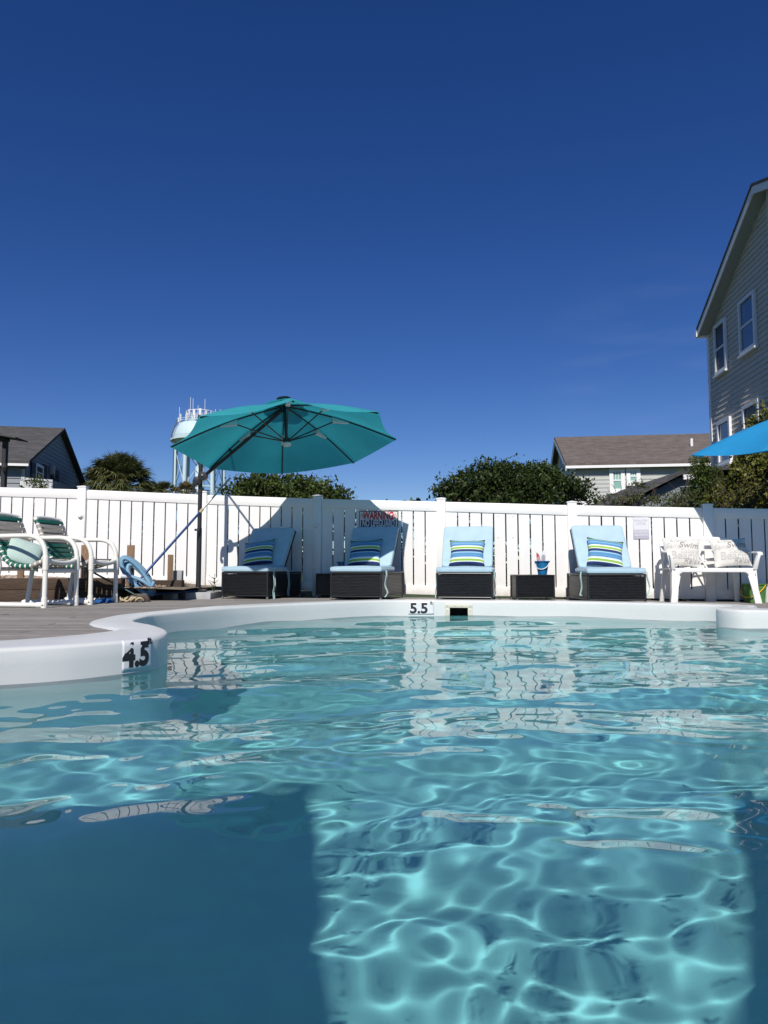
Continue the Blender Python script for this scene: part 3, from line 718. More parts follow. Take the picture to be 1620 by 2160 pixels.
def make_lounger(label, ang=58):
    t = empty('sun_lounger', (0, 0, 0), 0, label, 'lounger', 'black wicker sun loungers in front of the fence')
    W, L, H, z0 = .745, 1.02, .375, .035
    b = MB(); b.bx((-W / 2 + .012, .012, z0 + .01), (W / 2 - .012, L, H - .03)); b.build('wicker_base', M_['wicker'], t)
    fr = MB()
    for x in (-W / 2 + .014, W / 2 - .014):
        for y_ in (.014, L - .014): fr.tube([(x, y_, z0), (x, y_, H)], .015, 8)
    for x in (-W / 2 + .014, W / 2 - .014): fr.tube([(x, .014, H - .012), (x, L, H - .012)], .013, 8)
    fr.tube([(-W / 2 + .014, .014, H - .012), (W / 2 - .014, .014, H - .012)], .013, 8)
    fr.tube([(-W / 2 + .014, .014, z0 + .012), (W / 2 - .014, .014, z0 + .012)], .011, 8)
    for x in (-W / 2 + .014, W / 2 - .014): fr.tube([(x, .014, z0 + .012), (x, L, z0 + .012)], .011, 8)
    fr.build('base_frame', M_['blackmetal'], t, smooth=True)
    for x in (-W / 2 + .016, W / 2 - .016):
        for y_ in (.018, L - .02): MB().lathe([(.014, 0), (.016, .01), (.016, z0)], 10, (x, y_, 0)).build('foot', M_['alu'], t)
    deckp = MB(); deckp.bx((-W / 2 + .02, .02, H - .018), (W / 2 - .02, L - .4, H - .004)); deckp.build('seat_panel', M_['wicker'], t)
    # reclined back
    piv = Vector((0, .50, H + .005)); A_ = R(ang); BL = .70
    Mb = Matrix.Translation(piv) @ Matrix.Rotation(A_, 4, 'X')
    bk = MB()
    for x in (-W / 2 + .03, W / 2 - .03): bk.tube([Mb @ Vector((x, 0, .0)), Mb @ Vector((x, BL, .0))], .014, 8)
    bk.tube([Mb @ Vector((-W / 2 + .03, BL, 0)), Mb @ Vector((W / 2 - .03, BL, 0))], .014, 8)
    bk.build('back_frame', M_['blackmetal'], t, smooth=True)
    bp = MB(); p_ = [Mb @ Vector(v) for v in ((-W / 2 + .04, .0, -.03), (W / 2 - .04, .0, -.03), (W / 2 - .04, BL - .02, -.03), (-W / 2 + .04, BL - .02, -.03), (-W / 2 + .04, 0, .008), (W / 2 - .04, 0, .008), (W / 2 - .04, BL - .02, .008), (-W / 2 + .04, BL - .02, .008))]
    bp.hexa(p_); bp.build('back_panel', M_['wicker'], t)
    st = MB(); st.tube([Mb @ Vector((0, BL * .7, -.03)), Vector((0, L - .06, H - .02))], .011, 6); st.build('back_prop', M_['blackmetal'], t)
    sc_ = add_soft('seat_cushion', W + .01, .60, .075, M_['cushion'], t, Matrix.Translation((0, .30 - .012, H + .001)), seed=3)
    bc = add_soft('back_cushion', W - .04, BL - .02, .075, M_['cushion'], t, Mb @ Matrix.Translation((0, BL / 2 + .03, .014)), seed=4)
    def piping(parent, w, d, M):
        mb = MB()
        for z in (.012, .064):
            pts = []
            for q in range(80):
                th = 2 * math.pi * q / 80; cx = math.copysign(abs(math.cos(th)) ** .10, math.cos(th)); cyy = math.copysign(abs(math.sin(th)) ** .10, math.sin(th))
                pts.append(M @ Vector((cx * w / 2 * .985, cyy * d / 2 * .985, z)))
            mb.tube(pts, .0042, 5, closed=True)
        mb.build('piping', M_['piping'], parent, smooth=True)
    piping(sc_, W + .01, .60, Matrix.Translation((0, .30 - .012, H + .001)))
    piping(bc, W - .04, BL - .02, Mb @ Matrix.Translation((0, BL / 2 + .03, .014)))
    return t
def add_ties(t, spots):
    for (x, y_, ln, sw) in spots:
        for d in (0, .035):
            pts = crom([(x, y_ + d, .40), (x * 1.02, y_ + d, .33), (x * 1.03 + sw, y_ - .01 + d, .2), (x * 1.03 - sw * .5, y_ + d, .1), (x * 1.04 + sw, y_ - .03 + d, .4 - ln)], 5)
            MB().tube(pts, .0045, 5).build('cushion_tie', M_['tie'], t, smooth=True)
LG = [('sun lounger in full umbrella shade with its black side face visible, near the umbrella pole', 516, 9.95, 20, .02),
      ('sun lounger half in shade below the red warning sign', 749.5, 9.62, 19, .0),
      ('sunlit lounger above the skimmer with its pillow square to the pool', 979, 9.45, 11, .0),
      ('lounger beside the bench showing its left side and a tilted pillow', 1300, 9.0, 0, -.0)]
proto = None; loungers = []
for i, (lab, px, Yl, yaw, dz) in enumerate(LG):
    if proto is None: proto = make_lounger(lab); o = proto
    else: o = copy_tree(proto); o['label'] = lab
    x = (px - 810) / F * Yl * .9985; o.location = (x, Yl, deckz(x) + .001); o.rotation_euler = (0, 0, -R(yaw)); loungers.append(o)
add_ties(loungers[0], [(.385, .12, .40, .015), (.385, .55, .37, .012)])
add_ties(loungers[1], [(.385, .14, .36, -.02)])
add_ties(loungers[2], [(-.385, .1, .36, .01), (.385, .12, .34, .01)])
add_ties(loungers[3], [(-.385, .22, .3, .012), (.39, .02, .3, .02)])

# ------------------------------------------------------------------ pillows
def pillow_mesh(name, w, h, t, mat_, uvs=True, seed=0, n_=22):
    rr = np.random.default_rng(seed); V = []; Fc = []; UV = []
    ph = rr.random(6) * 6.28
    for side in (1, -1):
        for j in range(n_ + 1):
            for i in range(n_ + 1):
                u = -1 + 2 * i / n_; v = -1 + 2 * j / n_
                k = (max(0, 1 - abs(u) ** 2.4) * max(0, 1 - abs(v) ** 2.4)) ** .55
                pin = 1 - .10 * (1 - u * u) * abs(v) ** 3; pin2 = 1 - .10 * (1 - v * v) * abs(u) ** 3
                x = u * w / 2 * pin2; y_ = v * h / 2 * pin
                wr_ = .006 * math.sin(5 * u + ph[0] + 3 * v) * k + .005 * math.sin(9 * v + ph[1] - 4 * u) * k + .006 * math.exp(-((abs(u) + abs(v) - 1.5) / .25) ** 2) * math.sin(14 * (u - v) + ph[2])
                V.append((x, side * (t / 2 * k + wr_ * (1 if side > 0 else 0)), y_)); UV.append(((u + 1) / 2, (v + 1) / 2))
    m_ = (n_ + 1) ** 2; q = lambda s_, i, j: s_ * m_ + j * (n_ + 1) + i
    for j in range(n_):
        for i in range(n_):
            Fc.append((q(0, i, j), q(0, i, j + 1), q(0, i + 1, j + 1), q(0, i + 1, j))); Fc.append((q(1, i, j), q(1, i + 1, j), q(1, i + 1, j + 1), q(1, i, j + 1)))
    me = bpy.data.meshes.new(name); me.from_pydata(V, [], Fc); uv = me.uv_layers.new()
    for l in me.loops: uv.data[l.index].uv = UV[l.vertex_index]
    bm = bmesh.new(); bm.from_mesh(me); bmesh.ops.remove_doubles(bm, verts=bm.verts, dist=.0004)
    for f in bm.faces: f.smooth = True
    bm.to_mesh(me); bm.free(); me.materials.append(mat_)
    return me
def place_pillow(name, me, px, py, Yc, lean, roll, yaw, label, group, cat='pillow'):
    o = bpy.data.objects.new(name, me); C.objects.link(o); o.location = P(px, py, Yc)
    # front of the mesh is -Y (side = -1); lean tips the top away from the camera
    o.rotation_euler = (Matrix.Rotation(-yaw, 3, 'Z') @ Matrix.Rotation(-lean, 3, 'X') @ Matrix.Rotation(roll, 3, 'Y')).to_euler()
    tag(o, label, cat, group); return o
GP = 'striped throw pillows on the loungers'
pm1 = pillow_mesh('striped_pillow', .50, .41, .15, M_['stripe'], seed=1); pm2 = pillow_mesh('striped_pillow', .49, .42, .14, M_['stripe'], seed=7)
piv_off = {}
def lounge_pt(o, x, y_, z): return o.matrix_basis @ Vector((x, y_, z))
pil = []
for i, (dx, roll, ywa, lab, mesh_) in enumerate([(-.07, R(-8), 0, 'striped pillow in the shade on the lounger nearest the umbrella pole', pm1),
        (-.05, R(-3), 0, 'striped pillow crossed by the shadow edge on the lounger under the warning sign', pm2),
        (.0, R(0), 0, 'sunlit level striped pillow on the lounger above the skimmer', pm1),
        (.015, R(9), 0, 'tilted striped pillow on the lounger next to the bench', pm2)]):
    L_ = loungers[i]; o = bpy.data.objects.new('striped_pillow', mesh_); C.objects.link(o)
    A_ = R(58); yc = .50 + math.cos(A_) * .25 - math.sin(A_) * .155; zc = .375 + .075 + .195
    o.location = L_.matrix_basis @ Vector((dx, yc, zc))
    o.rotation_euler = (Matrix.Rotation(L_.rotation_euler.z, 3, 'Z') @ Matrix.Rotation(-R(26), 3, 'X') @ Matrix.Rotation(roll, 3, 'Y')).to_euler()
    tag(o, lab, 'pillow', GP); pil.append(o)

# ------------------------------------------------------------------ side tables, buckets
def make_table(label, W=.53, D=.45, H=.35):
    t = empty('side_table', (0, 0, 0), 0, label, 'side table', 'black wicker side tables')
    MB().bx((-W / 2 + .012, .012, .045), (W / 2 - .012, D - .012, H - .025)).build('wicker_body', M_['wicker'], t)
    fr = MB()
    for x in (-W / 2 + .012, W / 2 - .012):
        for y_ in (.012, D - .012): fr.tube([(x, y_, .03), (x, y_, H - .02)], .013, 8)
    fr.build('corner_frame', M_['blackmetal'], t, smooth=True)
    MB().bx((-W / 2, 0, H - .024), (W / 2, D, H)).build('table_top', M_['wicker'], t, bevel=.006)
    for x in (-W / 2 + .016, W / 2 - .016):
        for y_ in (.016, D - .016): MB().lathe([(.012, 0), (.014, .01), (.014, .032)], 10, (x, y_, 0)).build('foot', M_['alu'], t)
    return t
tb = make_table('wicker side table holding the bucket of toys between two loungers')
x = (1127.5 - 810) / F * 9.72; tb.location = (x, 9.7, deckz(x) + .001)
tb2 = copy_tree(tb); tb2['label'] = 'dark wicker side table in the shade left of the second lounger'
tb2.location = (-.72, 10.3, deckz(-.7) + .001)
def make_bucket(name, label, loc, r0, r1, h, mt, handle, seed=0, cat='bucket', hang=1):
    t = empty(name, loc, 0, label, cat)
    MB().lathe([(r0, 0), (r0 + (r1 - r0) * .5, h * .5), (r1, h), (r1 + .012, h), (r1 + .012, h - .008), (r1 - .003, h - .009)], 28).build('pail', M_[mt], t, smooth=True) if False else None
    mb = MB(); prof = [(r0 * .2, 0), (r0, 0), (r0 + (r1 - r0) * .5, h * .5), (r1, h - .012), (r1 + .014, h - .01), (r1 + .014, h), (r1 - .004, h), (r0 - .004, .01), (.0, .01)]
    mb.lathe(prof, 28); mb.build('pail', M_[mt], t, smooth=True, ang=35)
    if handle:
        pts = [(r1 * math.cos(a) * 1.08, -r1 * .9 * math.sin(a) * hang, h - .015 - .11 * math.sin(a) * (r1 / .1)) for a in np.linspace(0, math.pi, 15)]
        MB().tube(pts, .007, 6).build('handle', M_[handle], t, smooth=True)
    return t
top = .35
x = (1143 - 810) / F * 9.9; bk = make_bucket('blue_bucket', 'blue bucket of flag coloured toys on the right wicker side table', (x, 9.9, deckz(x) + .352), .06, .092, .19, 'bluebucket', 'toywhite')
bk.rotation_euler.z = R(-25)
make_bucket('blue_bucket', 'small dark blue bucket on the shaded side table behind the second lounger', (-.60, 10.5, deckz(0) + .353), .06, .088, .17, 'bluebucket', None)
for i, (px, py, rx, wd, cols) in enumerate(((1137, 1170, -14, .05, ('toyred', 'toywhite')), (1146, 1166, 4, .055, ('toywhite', 'navy')))):
    t = empty('beach_toy', P(px, py + 12, 9.9), 0, ('red and white striped fin toy standing in the blue bucket', 'white and navy pointed toy standing in the blue bucket')[i], 'toy')
    t.rotation_euler = (0, R(rx), 0)
    out = [(-wd / 2, -.06), (wd / 2, -.06), (wd / 2, .04), (wd * .25, .09), (-.005, .115), (-wd * .35, .07), (-wd / 2, .02)]
    MB().prism(out, -.01, .01, lambda a, b, d: (a, d, b)).build('fin', M_[cols[0]], t, bevel=.003)
    sp_ = MB()
    for k in range(3): sp_.bx((-wd / 2 + .008 + k * .017, -.0125, -.058), (-wd / 2 + .015 + k * .017, -.0102, .055 - abs(k - 1) * .01))
    sp_.build('stripes', M_[cols[1]], t)
gb = make_bucket('green_bucket', 'green bucket behind the right bench leg', P(1592, 1272, 9.62), .125, .15, .25, 'greenbucket', 'yellow', hang=1.2); gb.location.z = deckz(5)
gb.rotation_euler.z = R(-60)
wb = make_bucket('white_pail', 'white pail at the right edge beside the green bucket', P(1622, 1272, 9.66), .07, .085, .24, 'toywhite', None); wb.location.z = deckz(5)

# ------------------------------------------------------------------ bench
bc_ = Vector(((1505 - 810) / F * 9.24, 9.26, 0)); bc_.z = deckz(bc_.x)
bench = empty('plastic_bench', bc_, R(-1), 'white plastic two seat garden bench with two printed pillows', 'bench')
BW = 1.14; SH = .455
def flat_bar(pts, w, t, name, parent, bev=.006):   # ribbon along pts: list of (point, width-vector)
    mb = MB(); vs_ = []; fs = []
    for i, (p, wv, tv) in enumerate(pts):
        p = Vector(p); wv = Vector(wv); tv = Vector(tv); vs_ += [p - wv - tv, p + wv - tv, p + wv + tv, p - wv + tv]
    n2 = len(pts)
    for i in range(n2 - 1):
        for q in range(4): fs.append((4 * i + q, 4 * i + (q + 1) % 4, 4 * i + 4 + (q + 1) % 4, 4 * i + 4 + q))
    fs += [(3, 2, 1, 0), (4 * n2 - 4, 4 * n2 - 3, 4 * n2 - 2, 4 * n2 - 1)]
    mb.add(vs_, fs); return mb.build(name, M_['plastic'], parent, bevel=bev)
MB().bx((-BW / 2 + .06, .0, SH - .022), (BW / 2 - .06, .42, SH)).build('seat', M_['plastic'], bench, bevel=.01)
ap = [(-BW / 2 + .02, SH), (BW / 2 - .02, SH), (BW / 2 - .05, SH - .13), (BW / 2 - .115, SH - .13), (BW / 2 - .135, SH - .075), (BW / 2 - .17, SH - .055), (-BW / 2 + .17, SH - .055), (-BW / 2 + .135, SH - .075), (-BW / 2 + .115, SH - .13), (-BW / 2 + .05, SH - .13)]
MB().prism(ap, -.004, .018, lambda a, b, d: (a, d, b + .002)).build('apron', M_['plastic'], bench, bevel=.005)
for s_ in (-1, 1):
    flat_bar([((s_ * (BW / 2 - .085), .0, SH - .10), (.052, 0, 0), (0, .012, 0)), ((s_ * (BW / 2 - .06), -.012, .2), (.042, 0, 0), (0, .014, 0)), ((s_ * (BW / 2 - .03), -.03, 0), (.045, 0, 0), (0, .018, 0))], 0, 0, 'leg', bench)
    flat_bar([((s_ * (BW / 2 - .10), .40, SH - .02), (.04, 0, 0), (0, .02, 0)), ((s_ * (BW / 2 - .08), .44, .2), (.035, 0, 0), (0, .02, 0)), ((s_ * (BW / 2 - .06), .48, 0), (.03, 0, 0), (0, .02, 0))], 0, 0, 'leg', bench)
    # side flange of the front leg
    flat_bar([((s_ * (BW / 2 - .035), .02, SH), (.006, 0, 0), (0, .035, 0)), ((s_ * (BW / 2 - .008), .01, .02), (.006, 0, 0), (0, .028, 0))], 0, 0, 'leg_flange', bench, .003)
    x0 = s_ * (BW / 2 + .0)
    flat_bar([((s_ * (BW / 2 - .045), .0, SH - .02), (.028, 0, 0), (0, .02, 0)), ((s_ * (BW / 2 - .02), -.02, .56), (.02, 0, 0), (0, .03, 0)), ((s_ * (BW / 2 + .0), -.03, .635), (.018, 0, .0), (0, .03, 0))], 0, 0, 'arm_support', bench)
    arm = crom([(s_ * (BW / 2 + .012), -.05, .63), (s_ * (BW / 2 + .01), -.03, .655), (s_ * (BW / 2 + .01), .08, .66), (s_ * (BW / 2 - .02), .25, .68), (s_ * (BW / 2 - .07), .40, .76)], 4)
    flat_bar([(p, (.032, 0, 0), (0, 0, .012)) for p in arm], 0, 0, 'armrest', bench, .007)
# back: top rail, side stiles, centre lattice
topr = crom([(-BW / 2 + .06, .44, .78), (-BW / 2 + .16, .46, .835), (0, .48, .86), (BW / 2 - .16, .46, .835), (BW / 2 - .06, .44, .78)], 6)
flat_bar([(p, (0, .012, 0), (0, 0, .028)) for p in topr], 0, 0, 'top_rail', bench)
for s_ in (-1, 1):
    flat_bar([((s_ * (BW / 2 - .09), .41, SH - .02), (.03, 0, 0), (0, .012, 0)), ((s_ * (BW / 2 - .065), .44, .79), (.025, 0, 0), (0, .012, 0))], 0, 0, 'stile', bench)
lat = []
for s_ in (-1, 1):
    for (xa, xb) in ((-.10, .10), (-.42, -.22), (.22, .42)):
        flat_bar([((s_ * xa if xa * xb < 0 else (xa if s_ > 0 else xb), .42, SH - .01), (.013, 0, 0), (0, .008 + .002 * s_, 0)), ((s_ * xb if xa * xb < 0 else (xb if s_ > 0 else xa), .468, .84), (.013, 0, 0), (0, .008 + .002 * s_, 0))], 0, 0, 'lattice_bar', bench, .003)
for (z, y_) in ((.56, .432), (.70, .452)):
    MB().bx((-BW / 2 + .09, y_ + .01, z - .011), (BW / 2 - .09, y_ + .024, z + .011)).build('cross_rail', M_['plastic'], bench, bevel=.003)
bench_pm = pillow_mesh('printed_pillow', .505, .40, .15, M_['linen'], seed=5)
def printed(px, py, roll, lab):
    o = bpy.data.objects.new('printed_pillow', bench_pm); C.objects.link(o)
    o.location = P(px, py, bc_.y + .20); o.location.z = bc_.z + SH + .205
    o.rotation_euler = (Matrix.Rotation(-R(18), 3, 'X') @ Matrix.Rotation(roll, 3, 'Y')).to_euler(); tag(o, lab, 'pillow', 'printed beach pillows on the bench')
    def fn(a, b):
        u = max(-1, min(1, a / .26)); v = max(-1, min(1, b / .21)); k_ = (max(0, 1 - abs(u) ** 2.4) * max(0, 1 - abs(v) ** 2.4)) ** .55
        pin = 1 - .10 * (1 - u * u) * abs(v) ** 3; pin2 = 1 - .10 * (1 - v * v) * abs(u) ** 3
        return (a * pin2, -(.075 * k_ + .0035), b * pin)
    for t, sz, ax, az, mt, bd, sh in (('Swim', .125, .07, .085, 'ink_dark', .0012, .35), ('Relax', .10, .10, -.135, 'ink_mid', .0005, .4), ('Beach', .15, .0, -.065, 'ink_light', .001, .1),
                                   ('Sand', .10, -.14, .065, 'ink_light', .0005, .35), ('Cabana', .085, .07, .0, 'ink_light', .0002, .35), ('Sunshine', .06, -.06, .15, 'ink_light', 0, .35)):
        vf = text2d(t, sz, shear=sh, bold=bd)
        # split long triangles a little by adding nothing: letters are small enough to follow the cloth
        map_text('lettering', vf, lambda a, b: fn(a + ax, b + az), M_[mt], o)
    return o
printed(1438, 1168, R(4), 'pale printed Swim Beach Relax pillow on the left half of the bench')
printed(1540, 1168, R(-3), 'pale printed Swim Beach Relax pillow on the right half of the bench')

# ------------------------------------------------------------------ umbrellas
def canopy(name, C0, Nv, R0, a0, H, mat_c, root, vent=True, ribmat='blackmetal', hubdrop=.5, full=True, sg=-1, sqr=False):
    Nv = Nv.normalized(); U = Vector((0, 1, 0)).cross(Nv).normalized(); Vv = Nv.cross(U)
    ap_ = C0 + Nv * H; tips = [C0 + (U * math.cos(a0 + sg * k * math.pi / 4) + Vv * math.sin(a0 + sg * k * math.pi / 4)) * R0 for k in range(8)]
    if sqr:
        tips = [C0 + (U * x + Vv * y_) * R0 for x, y_ in ((1, 1), (0, 1), (-1, 1), (-1, 0), (-1, -1), (0, -1), (1, -1), (1, 0))]
    VV = []; Fc = []; NR, NA = 14, 8
    for k in range(8):
        A, B = tips[k], tips[(k + 1) % 8]; b0 = len(VV)
        for r in range(NR + 1):
            t = .02 + .98 * r / NR
            for a in range(NA + 1):
                s_ = a / NA; bow = math.sin(math.pi * s_)
                e = A.lerp(B, s_); mid = C0
                e = e + (mid - e).normalized() * .055 * R0 / 1.5 * bow
                p = ap_.lerp(e, t); crown = Nv * (.055 * math.sin(math.pi * t) ) * 1.0
                p = p + crown - Nv * .05 * bow * t * (1 - .3 * t)
                VV.append(p)
        for r in range(NR):
            for a in range(NA):
                q = b0 + r * (NA + 1) + a; Fc.append((q, q + 1, q + NA + 2, q + NA + 1))
    me = bpy.data.meshes.new('canopy'); me.from_pydata([tuple(v) for v in VV], [], Fc)
    bm = bmesh.new(); bm.from_mesh(me); bmesh.ops.remove_doubles(bm, verts=bm.verts, dist=.001)
    for f in bm.faces: f.smooth = True
    bm.to_mesh(me); bm.free(); me.materials.append(mat_c)
    o = bpy.data.objects.new('canopy', me); C.objects.link(o); o.parent = root
    def rp(k, t, d): return ap_.lerp(tips[k], t) + Nv * (.055 * math.sin(math.pi * t) - d)
    hub = ap_ - Nv * hubdrop
    for k in range(8):
        rb = MB(); rb.tube([rp(k, t, .022) for t in np.linspace(.03, .985, 10)], .0105, 6); r_ = rb.build('rib', M_[ribmat], root, smooth=True)
        if full:
            MB().tube([hub + (tips[k] - C0).normalized() * .04, rp(k, .47, .04)], .0085, 6).build('strut', M_[ribmat], r_, smooth=True)
            q0, q1 = rp(k, .42, .03), rp(k, .565, .03); dv = (q1 - q0).normalized(); sv = dv.cross(Nv).normalized()
            mb = MB(); mb.hexa([q0 - sv * .03 - Nv * .07, q1 - sv * .02 - Nv * .018, q1 + sv * .02 - Nv * .018, q0 + sv * .03 - Nv * .07, q0 - sv * .03, q1 - sv * .02, q1 + sv * .02, q0 + sv * .03])
            mb.build('joint_cover', M_['white_fabric'], r_, bevel=.006)
            for t in np.linspace(.58, .92, 6): pass
    if full:
        MB().tube([ap_ + Nv * .05, hub], .021, 10).build('centre_post', M_[ribmat], root, smooth=True)
        Mh = Nv.to_track_quat('Z', 'Y').to_matrix()
        MB().lathe([(.03, -.03), (.05, -.02), (.052, .02), (.03, .04)], 16, hub, Mh).build('hub', M_[ribmat], root, smooth=True)
        MB().lathe([(.02, -.075), (.05, -.07), (.058, -.045), (.05, -.03)], 18, hub, Mh).build('hub_lamp', M_['white_fabric'], root, smooth=True)
    if vent:
        vm = MB(); vb = []
        for k in range(8):
            vb.append(rp(k, .2, -.045))
        vm.add([ap_ + Nv * .07] + vb, [(0, 1 + k, 1 + (k + 1) % 8) for k in range(8)]); vm.build('vent_flap', mat_c, root)
        MB().lathe([(.0, .06), (.09, .065), (.10, .085), (.05, .10), (0, .105)], 12, ap_, Nv.to_track_quat('Z', 'Y').to_matrix()).build('top_cap', M_[ribmat], root, smooth=True)
    return ap_, tips, hub, Nv
um = empty('cantilever_umbrella', (0, 0, 0), 0, 'teal cantilever umbrella tilted over the loungers, seen from below', 'umbrella')
C0 = Vector((-1.2741, 9.2250, 2.2433)); Nv = Vector((-.09383, .13368, .98657))
ap_, tips, hub, Nv = canopy('canopy', C0, Nv, 1.485, 3.3372, .525, M_['teal'], um)
MX, MY = -2.64, 10.16; J = Vector((-2.57, 10.11, 1.92)); gz = .268
MB().tube([(MX, MY, gz + .02), (MX, MY, 1.17)], .036, 12).build('mast_sleeve', M_['mastmetal'], um, smooth=True)
MB().tube([(MX, MY, 1.17), (MX, MY, 2.74)], .031, 12).build('mast', M_['mastmetal'], um, smooth=True)
MB().lathe([(.12, 0), (.12, .02), (.07, .035), (.06, .06)], 20, (MX, MY, gz)).build('mast_foot', M_['blackmetal'], um, smooth=True)
MB().box((MX, MY, 2.76), (.10, .10, .10)).build('mast_cap', M_['blackmetal'], um, bevel=.015)
MB().tube([J, J + (ap_ - J) * .97 - Nv * .045], [.026, .024], 8).build('arm', M_['blackmetal'], um, smooth=True)
MB().tube([(MX, MY, 2.70), J + (ap_ - J) * .36], .014, 8).build('tension_bar', M_['blackmetal'], um, smooth=True)
MB().lathe([(.02, -.05), (.062, -.045), (.065, .045), (.02, .05)], 20, J + Vector((-.02, 0, -.01)), Matrix.Rotation(R(90), 3, 'X')).build('pivot_clamp', M_['blackmetal'], um, smooth=True)
MB().lathe([(.012, 0), (.012, .012), (0, .014)], 10, J + Vector((-.02, -.05, .0)), Matrix.Rotation(R(90), 3, 'X')).build('pivot_bolt', M_['alu'], um)
ch = [(-.03, .03), (-.075, .02), (-.095, -.04), (-.10, -.17), (-.085, -.205), (-.055, -.21), (-.045, -.18), (-.065, -.17), (-.07, -.12), (-.035, -.10), (.0, -.11), (.03, -.02), (.02, .03)]
MB().prism(ch, -.05, .0, lambda a, b, d: (MX + a, MY + d - .03, 1.88 + b)).build('crank_housing', M_['blackmetal'], um, bevel=.01)
MB().lathe([(.0, 0), (.016, .004), (.016, .03), (.0, .034)], 10, (MX - .03, MY - .03, 1.145), Matrix.Rotation(R(-90), 3, 'Y')).build('lock_knob', M_['blackmetal'], um)

ub = empty('blue_umbrella', (0, 0, 0), 0, 'bright blue umbrella canopy entering at the right edge above the shrubs', 'umbrella')
Cb = Vector((5.86, 9.25, 2.19)); Nb = Vector((-.06, -.13, 1)).normalized()
canopy('canopy', Cb, Nb, 1.75, R(172), .62, M_['blue'], ub, hubdrop=.45, full=False)
MB().tube([Cb + Vector((0, 0, .6)), (Cb.x, Cb.y, .17)], .024, 10).build('pole', M_['blackmetal'], ub, smooth=True)
MB().lathe([(.25, 0), (.25, .05), (.05, .07), (.04, .2)], 24, (Cb.x, Cb.y, .16)).build('weighted_base', M_['blackmetal'], ub)

# two unseen sails behind the camera, added to cast shadows on the pool floor
for i, (cx, cyy, hw) in enumerate(((-2.46, -3.72, 1.36), (1.44, -3.71, 1.25))):
    t = empty('added_shade_sail', (0, 0, 0), 0, ('unseen off white sail added to shadow the left of the pool floor', 'unseen off white sail added to shadow the right of the pool floor')[i], 'shade sail')
    V = []; Fc = []; n_ = 12; ra = (R(13), R(-26))[i]
    for b in range(n_ + 1):
        for a in range(n_ + 1):
            u = a / n_ * 2 - 1; v = b / n_ * 2 - 1; V.append((cx + math.cos(ra) * u * hw * (1 - .02 * (1 - v * v)) - math.sin(ra) * v * hw, cyy + math.cos(ra) * v * hw * (1 - .02 * (1 - u * u)) + math.sin(ra) * u * hw, 4.62 + .16 * u * v - .1 * (1 - u * u) * (1 - v * v)))
    Fc = [(b * (n_ + 1) + a, b * (n_ + 1) + a + 1, (b + 1) * (n_ + 1) + a + 1, (b + 1) * (n_ + 1) + a) for b in range(n_) for a in range(n_)]
    o = raw('added_sail_cloth', V, Fc, M_['offwhite'], t, True); sm = o.modifiers.new('thickness', 'SOLIDIFY'); sm.thickness = .003
    def cor(u, v, e): return (cx + (u * math.cos(ra) - v * math.sin(ra)) * (hw + e), cyy + (v * math.cos(ra) + u * math.sin(ra)) * (hw + e))
    uo = (-1, 1)[i]
    for v in (-1, 1):
        MB().tube([(*cor(uo, v, .12), .0), (*cor(uo, v, .06), 4.75)], .05, 10).build('post', M_['mastmetal'], t, smooth=True)
        MB().tube([(*cor(-uo, v, 0.), 4.62), (cx - uo * .9, -9.0, 5.6)], .005, 5).build('cable', M_['alu'], t)
    MB().tube([(cx - uo * .9, -9.05, 0), (cx - uo * .9, -9.0, 5.7)], .06, 10).build('rear_post', M_['mastmetal'], t, smooth=True)

